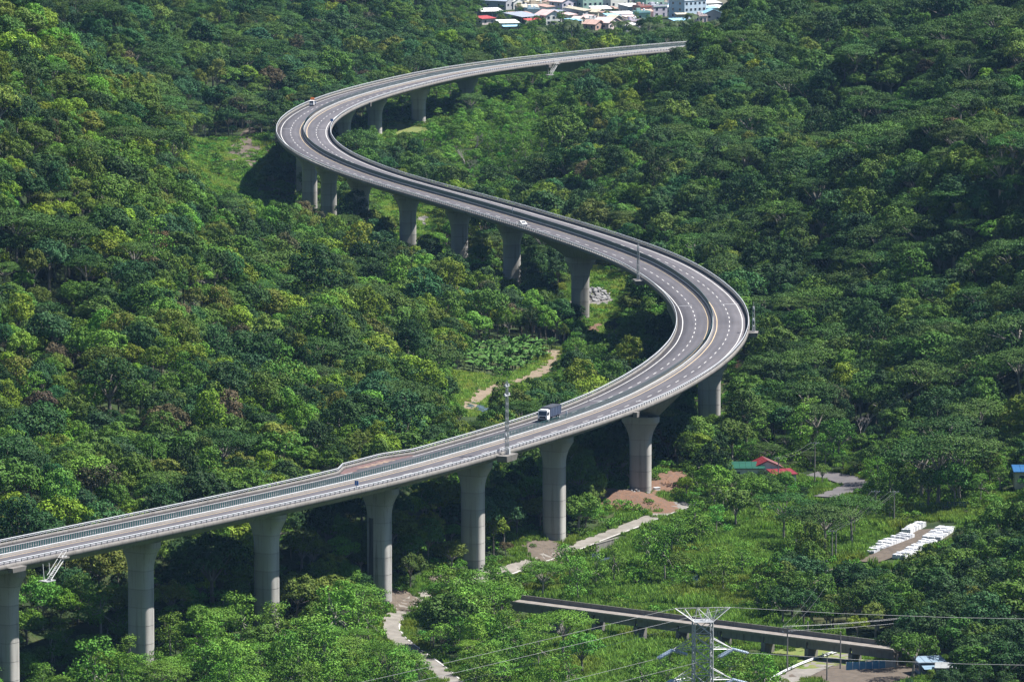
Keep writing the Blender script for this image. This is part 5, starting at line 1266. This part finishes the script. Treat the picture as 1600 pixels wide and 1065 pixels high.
def near_of(i):
    d = [math.hypot(X[i] - q[0][0], Y[i] - q[0][1]) for q in LANDMARKS]; k = int(np.argmin(d))
    return (' close to ' if d[k] < 25 else ' nearest to ') + LANDMARKS[k][1]
sizes_ = np.quantile(scl[single] * ph[kind[single]], [.33, .67])
def size_of(i):
    h = scl[i] * ph[kind[i]]; return 'small' if h < sizes_[0] else ('medium' if h < sizes_[1] else 'tall')
def tree_label(i, what): return f"{size_of(i)} {colour_word(tint[i])} {what}{near_of(i)}"
first = {}
for i in single:
    p = PROTO[kind[i]]; e = empty(p['kind'], (float(X[i]), float(Y[i]), float(Z[i])), float(rot[i])); e.scale = (float(scl[i]),) * 3
    lab = tree_label(i, base_names[p['kind']])
    tag(e, lab, 'tree', lab.replace(' tree ', ' trees ', 1))
    c = bpy.data.objects.new('crown', p['crown']); COL.objects.link(c); c.parent = e; c['tint'] = [float(q) for q in tint[i]]
    t = bpy.data.objects.new('trunk', p['trunk']); COL.objects.link(t); t.parent = e
    first.setdefault(int(kind[i]), (c, t))
rest = np.setdiff1d(sel, single)
def source(ki):
    """geometry to repeat: the parts of a single tree of that build"""
    if ki in first: return first[ki]
    i = [j for j in rest if kind[j] == ki]
    return None
def instancer(name, idxs, X, Y, Z, scl, rot, tint, kinds, sources, zsq=None):
    me = bpy.data.meshes.new(name); n = len(idxs); me.vertices.add(n)
    me.vertices.foreach_set('co', np.stack([X[idxs], Y[idxs], Z[idxs]], 1).astype(np.float32).ravel())
    a = me.attributes.new('rot', 'FLOAT_VECTOR', 'POINT'); R_ = np.zeros((n, 3), np.float32); R_[:, 2] = rot[idxs]; a.data.foreach_set('vector', R_.ravel())
    a = me.attributes.new('scl', 'FLOAT_VECTOR', 'POINT'); S_ = np.repeat(scl[idxs][:, None], 3, 1).astype(np.float32)
    if zsq is not None: S_[:, 2] *= zsq[idxs]; q_ = np.random.default_rng(3).uniform(.84, 1.2, n); S_[:, 0] *= q_; S_[:, 1] /= q_
    a.data.foreach_set('vector', S_.ravel())
    a = me.attributes.new('tint', 'FLOAT_COLOR', 'POINT'); C_ = np.ones((n, 4), np.float32); C_[:, :3] = tint[idxs]; a.data.foreach_set('color', C_.ravel())
    a = me.attributes.new('kind', 'INT', 'POINT'); a.data.foreach_set('value', kinds[idxs].astype(np.int32))
    o = bpy.data.objects.new(name, me); COL.objects.link(o)
    g = bpy.data.node_groups.new(name, 'GeometryNodeTree')
    g.interface.new_socket('Geometry', in_out='INPUT', socket_type='NodeSocketGeometry'); g.interface.new_socket('Geometry', in_out='OUTPUT', socket_type='NodeSocketGeometry')
    N = g.nodes; L = g.links.new; gi = N.new('NodeGroupInput'); go = N.new('NodeGroupOutput'); j = N.new('GeometryNodeJoinGeometry')
    def na(nm, dt):
        q = N.new('GeometryNodeInputNamedAttribute'); q.data_type = dt; q.inputs['Name'].default_value = nm; return [s for s in q.outputs if s.enabled and s.name == 'Attribute'][0]
    ro, sc_, kd = na('rot', 'FLOAT_VECTOR'), na('scl', 'FLOAT_VECTOR'), na('kind', 'INT')
    for ki, objs in sources.items():
        cmp = N.new('FunctionNodeCompare'); cmp.data_type = 'INT'; cmp.operation = 'EQUAL'
        L(kd, cmp.inputs[2]); cmp.inputs[3].default_value = ki
        for ob_ in objs:
            oi = N.new('GeometryNodeObjectInfo'); oi.transform_space = 'ORIGINAL'; oi.inputs['Object'].default_value = ob_; oi.inputs['As Instance'].default_value = True
            ip = N.new('GeometryNodeInstanceOnPoints'); L(gi.outputs[0], ip.inputs['Points']); L(cmp.outputs[0], ip.inputs['Selection']); L(oi.outputs['Geometry'], ip.inputs['Instance'])
            L(ro, ip.inputs['Rotation']); L(sc_, ip.inputs['Scale']); L(ip.outputs[0], j.inputs[0])
    L(j.outputs[0], go.inputs[0])
    md = o.modifiers.new('growth', 'NODES'); md.node_group = g; return o
SRC = dict(first)
miss = [k for k in range(len(PROTO)) if k not in SRC]
for ki in miss:      # builds with no single tree among the largest: place one visible individual
    c_ = [j for j in rest if kind[j] == ki]
    if not c_: continue
    i = c_[int(np.argmax([size[j] for j in c_]))]; p = PROTO[ki]
    e = empty(p['kind'], (float(X[i]), float(Y[i]), float(Z[i])), float(rot[i])); e.scale = (float(scl[i]),) * 3
    lab = tree_label(i, 'low shrub') if p['kind'] == 'shrub' else tree_label(i, base_names[p['kind']])
    tag(e, lab, 'shrub' if p['kind'] == 'shrub' else 'tree', lab.replace(' tree ', ' trees ', 1))
    c = bpy.data.objects.new('crown', p['crown']); COL.objects.link(c); c.parent = e; c['tint'] = [float(q) for q in tint[i]]
    t = bpy.data.objects.new('trunk', p['trunk']); COL.objects.link(t); t.parent = e; SRC[ki] = (c, t); rest = rest[rest != i]
fo = instancer('forest', rest, X, Y, Z, scl, rot, tint, kind, SRC, zsq=np.where(under, 1.0, r.uniform(.8, 1.3, n)))
tag(fo, 'dense mixed forest covering the hillsides and valley', 'forest', kind='stuff')
print('TREES', len(sel), 'single', len(single))

# ---- undergrowth and shrubs between the trees of open ground
X2, Y2, r2 = scatter(2.6, 33); Z2 = ground(X2, Y2)
zz = {k: inpoly(X2, Y2, v) for k, v in dict(reed=REED, cl2=CLEAR2, trk=TRACKG, und=UNDER, riv=RIVER, inner=INNER, vale=VALE, inb=INBEND, front=FRONT, front2=FRONT2, dark=DARKW, ban=BANANA).items()}
nz = vnoise(X2, Y2, 9, 9); uu = r2.random(len(X2))
m_ = (zz['reed'] & (nz > .66) & (uu < .5)) | (zz['cl2'] & (nz > .45) & (uu < .8)) | (zz['trk'] & (nz > .55) & (uu < .5)) | (zz['und'] & (nz > .5) & (uu < .5)) | (zz['riv'] & (uu < .3)) | (zz['inner'] & (uu < .6)) | (zz['vale'] & (uu < .3)) | (zz['inb'] & (uu < .35)) | ((zz['front'] | zz['front2']) & (uu < .3))
m_ |= (Y2 > 2700) & (Y2 < 3250) & (uu < .22)
m_ |= (dist_deck(X2, Y2) < 14) & (uu < .4) & (Y2 < 2900)
m_ &= ~blocked(X2, Y2, .4, .85, 1.9)
for s in PIER_S:
    p = rd(s, 0.0); m_ &= (X2 - p[0]) ** 2 + (Y2 - p[1]) ** 2 > 4.0 ** 2
s2 = r2.uniform(.5, 1.15, len(X2)); m_[m_] = ~covers_open(X2[m_], Y2[m_], Z2[m_], 2.2 * s2[m_], 1.8 * s2[m_]); i2 = np.nonzero(m_)[0]; t2 = np.array(PAL['light'])[None] * r2.uniform(.6, 1.3, len(X2))[:, None] * (1 + r2.normal(size=(len(X2), 3)) * np.array([.16, .06, .1])); t2 = np.clip(t2, .01, .4)
k2 = np.array(KIDX['shrub'])[r2.integers(0, 2, len(X2))]
sh_src = {k: SRC[k] for k in KIDX['shrub'] if k in SRC}
tag(instancer('undergrowth', i2, X2, Y2, Z2, s2, r2.uniform(0, 6.28, len(X2)), t2, k2, sh_src), 'low green undergrowth over the open valley ground', 'undergrowth', kind='stuff')
# ---- tall grass
X3, Y3, r3 = scatter(1.55, 55, 1345, 2700); Z3 = ground(X3, Y3)
zg = {k: inpoly(X3, Y3, v) for k, v in dict(reed=REED, cl2=CLEAR2, trk=TRACKG, und=UNDER, riv=RIVER, vale=VALE, inner=INNER).items()}
mg = zg['reed'] | zg['cl2'] | zg['trk'] | zg['und'] | zg['riv'] | (zg['vale'] & (vnoise(X3, Y3, 12, 4) > .45)) | (zg['inner'] & (vnoise(X3, Y3, 20, 4) > .4))
hem = np.zeros(len(X3), bool)
for cx, cy, rx, ry, rot_ in PATCHES:
    dx, dy = X3 - cx, Y3 - cy; a_ = dx * math.cos(rot_) + dy * math.sin(rot_); b_ = -dx * math.sin(rot_) + dy * math.cos(rot_); q_ = (a_ / rx) ** 2 + (b_ / ry) ** 2; hem |= (q_ > .55) & (q_ < 2.0)
for Q, w_ in ROADS:
    dq = np.sqrt(((np.stack([X3, Y3], 1)[:, None] - Q[None, ::2]) ** 2).sum(2).min(1)); hem |= (dq > w_ / 2 + .9) & (dq < w_ / 2 + 3.2)
hem &= r3.random(len(X3)) < .8
for cx, cy, rx, ry in SPARSE:
    q_ = ((X3 - cx) / rx) ** 2 + ((Y3 - cy) / ry) ** 2; mg &= ~((q_ < 1.1) & (r3.random(len(X3)) < np.clip(1.25 - q_, .2, .93)) & (vnoise(X3, Y3, 4, 19) < .72))
mg |= hem
mg &= ~blocked(X3, Y3, .1, .85)
tall_ = covers_open(X3[mg], Y3[mg], Z3[mg], np.full(mg.sum(), 2.2), np.full(mg.sum(), .8)); cov_ = np.zeros(len(X3), bool); cov_[mg] = tall_; mg &= ~(cov_ & (r3.random(len(X3)) < .6)); i3 = np.nonzero(mg)[0]; n3 = len(X3)
dry = vnoise(X3, Y3, 14, 12)[:, None]
t3 = (np.array(PAL['grass'])[None] * (1 - np.clip(dry - .55, 0, .3)) + np.array([.10, .06, .01])[None] * np.clip(dry - .55, 0, .3) * 2) * r3.uniform(.7, 1.3, n3)[:, None] * np.where(zg['cl2'] | zg['inner'] | zg['trk'] | zg['und'] | zg['riv'], 1.9, 1.15)[:, None]
k3 = np.where(zg['reed'], r3.integers(0, 2, n3), 2); k3 = np.where(vnoise(X3, Y3, 11, 14) > .62, 2, k3); k3 = np.where(hem | cov_, 2, k3); s3 = r3.uniform(.7, 1.2, n3) * np.where(cov_, .55, 1.0)
gp0 = []
gsrc = {}
for q, gmsh in enumerate(GRASS):
    j = [i for i in i3 if k3[i] == q][len(i3) // 9 % 50]
    o = bpy.data.objects.new('grass_tuft', gmsh); COL.objects.link(o); o.location = (X3[j], Y3[j], Z3[j]); o['tint'] = [float(v) for v in t3[j]]
    tag(o, ['tall green grass tuft in the reed bed', 'medium green grass tuft in the reed bed', 'short grass tuft on open ground'][q], 'grass'); gsrc[q] = (o,)
tag(instancer('tall_grass', i3, X3, Y3, Z3, s3, r3.uniform(0, 6.28, n3), np.clip(t3, .01, .4), k3, gsrc), 'tall bright green grass and reeds on the open valley floor', 'grass', kind='stuff')
print('SHRUBS', len(i2), 'GRASS', len(i3))

# ================================================================== PALMS, BANANAS, DEAD TREES
def frond_mesh(name, nf, L, droop, w_, seed, up=.7, leaflets=True, m=LEAF):
    r = np.random.default_rng(seed); V = []; Fq = []; C = []
    for k in range(nf):
        a = k * 2.399 + r.uniform(-.2, .2); el = up * r.uniform(.4, 1.3); ln = L * r.uniform(.8, 1.1); d = np.array([math.cos(a), math.sin(a), 0]); sd = np.array([-math.sin(a), math.cos(a), 0]); ns = 8; c = r.uniform(.75, 1.25)
        mid = [d * (ln * t * math.cos(el) * (1 - .12 * t)) + np.array([0, 0, ln * t * math.sin(el) - droop * ln * t * t]) for t in np.linspace(0, 1, ns + 1)]
        for q in range(ns):
            ww = w_ * math.sin(math.pi * (q + .7) / (ns + .6)) + .03
            for s in (-1, 1):
                i = len(V); gap = .78 if leaflets else 1.0; p0 = mid[q]; p1 = mid[q] + (mid[q + 1] - mid[q]) * gap
                tip = np.array([0, 0, -ww * .45]); V += [p0, p1, p1 + sd * s * ww + tip + d * ww * .3, p0 + sd * s * ww + tip + d * ww * .3]; Fq.append((i, i + 1, i + 2, i + 3)); cc = c * r.uniform(.85, 1.15); C += [(cc, cc, cc, 1)] * 4
    me = mesh_np(name, np.array(V), np.array(Fq), m, link=False); at_ = me.color_attributes.new('lv', 'FLOAT_COLOR', 'POINT'); at_.data.foreach_set('color', np.array(C, np.float32).ravel()); return me
palm_crown = [frond_mesh('crown', 20, 4.2, .75, .85, k) for k in range(2)]
pt = MB(); pts_ = [(.9 * (t / 8) ** 2, 0, t) for t in np.linspace(-.6, 8, 9)]
for a, b in zip(pts_[:-1], pts_[1:]): pt.beam(a, b, .26 - .012 * a[2], .26 - .012 * b[2], 8, cap=False)
palm_trunk = pt.mesh('trunk', M['bark_pale'])
for k, (px, zt, d, s) in enumerate([(878, 0, 3150, .95), (893, 0, 3140, 1.15), (905, 0, 3170, .8), (973, 0, 3150, 1.05), (984, 0, 3140, .9), (962, 0, 3190, .8), (1030, 0, 3160, .85), (1048, 0, 3150, 1.0), (1062, 0, 3170, .9), (1083, 0, 3200, 1.0), (1012, 0, 3190, .75), (1112, 0, 3180, .8), (1105, 0, 3120, 1.0), (870, 0, 3190, .8), (845, 0, 3150, .8), (920, 0, 3130, .8)]):
    x = (px - 800) / FPX * d * 1.005; s *= 1.45; e = empty('palm_tree', (x, d, g1(x, d)), k * 1.7); e.scale = (s,) * 3
    tag(e, 'coconut palm among the bushes between the far viaduct and the village', 'palm tree', 'coconut palms below the village')
    c = bpy.data.objects.new('crown', palm_crown[k % 2]); COL.objects.link(c); c.parent = e; c.location = (.9, 0, 8); q = .8 + .05 * (k % 5); c['tint'] = [.055 * q, .085 * q, .032 * q]
    t = bpy.data.objects.new('trunk', palm_trunk); COL.objects.link(t); t.parent = e
ban_crown = [frond_mesh('crown', 9, 2.5, .42, .27, 20 + k, up=1.15, leaflets=False) for k in range(3)]
bt = MB(); bt.beam((0, 0, -.3), (0, 0, 1.7), .16, .1, 8); ban_stem = bt.mesh('stem', mat('banana_stem', (.12, .16, .05), .7))
bx = np.array(BANANA); rb = random.Random(5); cnt = 0
gx, gy = np.meshgrid(np.arange(bx[:, 0].min(), bx[:, 0].max(), 2.0), np.arange(bx[:, 1].min(), bx[:, 1].max(), 5.0)); gx = gx.ravel(); gy = gy.ravel(); inb_ = inpoly(gx, gy, BANANA)
for x, y in zip(gx[inb_], gy[inb_]):
    if cnt > 280: break
    x += rb.uniform(-.9, .9); y += rb.uniform(-2, 2); e = empty('banana_plant', (x, y, g1(x, y)), rb.uniform(0, 6)); s = rb.uniform(.9, 1.6); e.scale = (s,) * 3
    tag(e, 'banana plant in the grove above the dirt track', 'banana plant', 'banana plants of the grove'); cnt += 1
    c = bpy.data.objects.new('crown', ban_crown[cnt % 3]); COL.objects.link(c); c.parent = e; c.location = (0, 0, 1.6); q = rb.uniform(.75, 1.3); c['tint'] = [.075 * q, .165 * q, .035 * q]
    t = bpy.data.objects.new('stem', ban_stem); COL.objects.link(t); t.parent = e
def branchy(seed, H):
    r = random.Random(seed); mb = MB()
    def grow(p, d, L, rad, depth):
        q = p + d * L; mb.beam(p, q, rad, rad * .65, 5, cap=False)
        if depth == 0: return
        for k in range(r.choice((2, 3, 3))):
            nd = (d + Vector((r.uniform(-1, 1), r.uniform(-1, 1), r.uniform(-.15, .7))) * .75).normalized(); grow(q, nd, L * r.uniform(.6, .85), rad * .6, depth - 1)
    grow(Vector((0, 0, -.5)), Vector((0, 0, 1)), H * .3, .24, 5); return mb.mesh('branches', mat('dead_wood', (.34, .31, .29), .9, (.24, .22, .2), 1.5) if 'dead_wood' not in bpy.data.materials else bpy.data.materials['dead_wood'])
for k, (px, py, H) in enumerate(((742, 243, 10), (726, 262, 8.5), (736, 290, 11), (1345, 702, 11), (598, 610, 12))):
    p = at(px, py); e = empty('dead_tree', tuple(p), k); tag(e, ['leafless grey tree among the green bushes inside the upper bend', 'leafless grey tree among the green bushes inside the upper bend', 'leafless grey tree among the green bushes inside the upper bend', 'leafless pale tree behind the curving asphalt road', 'leafless pale tree on the left hillside'][k], 'dead tree', 'leafless trees')
    o = bpy.data.objects.new('trunk', branchy(k, H)); COL.objects.link(o); o.parent = e

# ================================================================== HAZE
hz = bpy.data.materials.new('haze_air'); hz.use_nodes = True; t = hz.node_tree
for n_ in list(t.nodes):
    if n_.type != 'OUTPUT_MATERIAL': t.nodes.remove(n_)
pv = t.nodes.new('ShaderNodeVolumePrincipled'); pv.inputs['Color'].default_value = (.32, .58, 1.0, 1); pv.inputs['Density'].default_value = 0.000014; pv.inputs['Anisotropy'].default_value = 0.1
t.links.new(pv.outputs[0], t.nodes['Material Output'].inputs['Volume'])
HAZE = True
if HAZE:
    mb = MB(); mb.box((0, 3800, 128), (12400, 11000, 264)); o = mb.build('haze', hz); tag(o, kind='stuff')
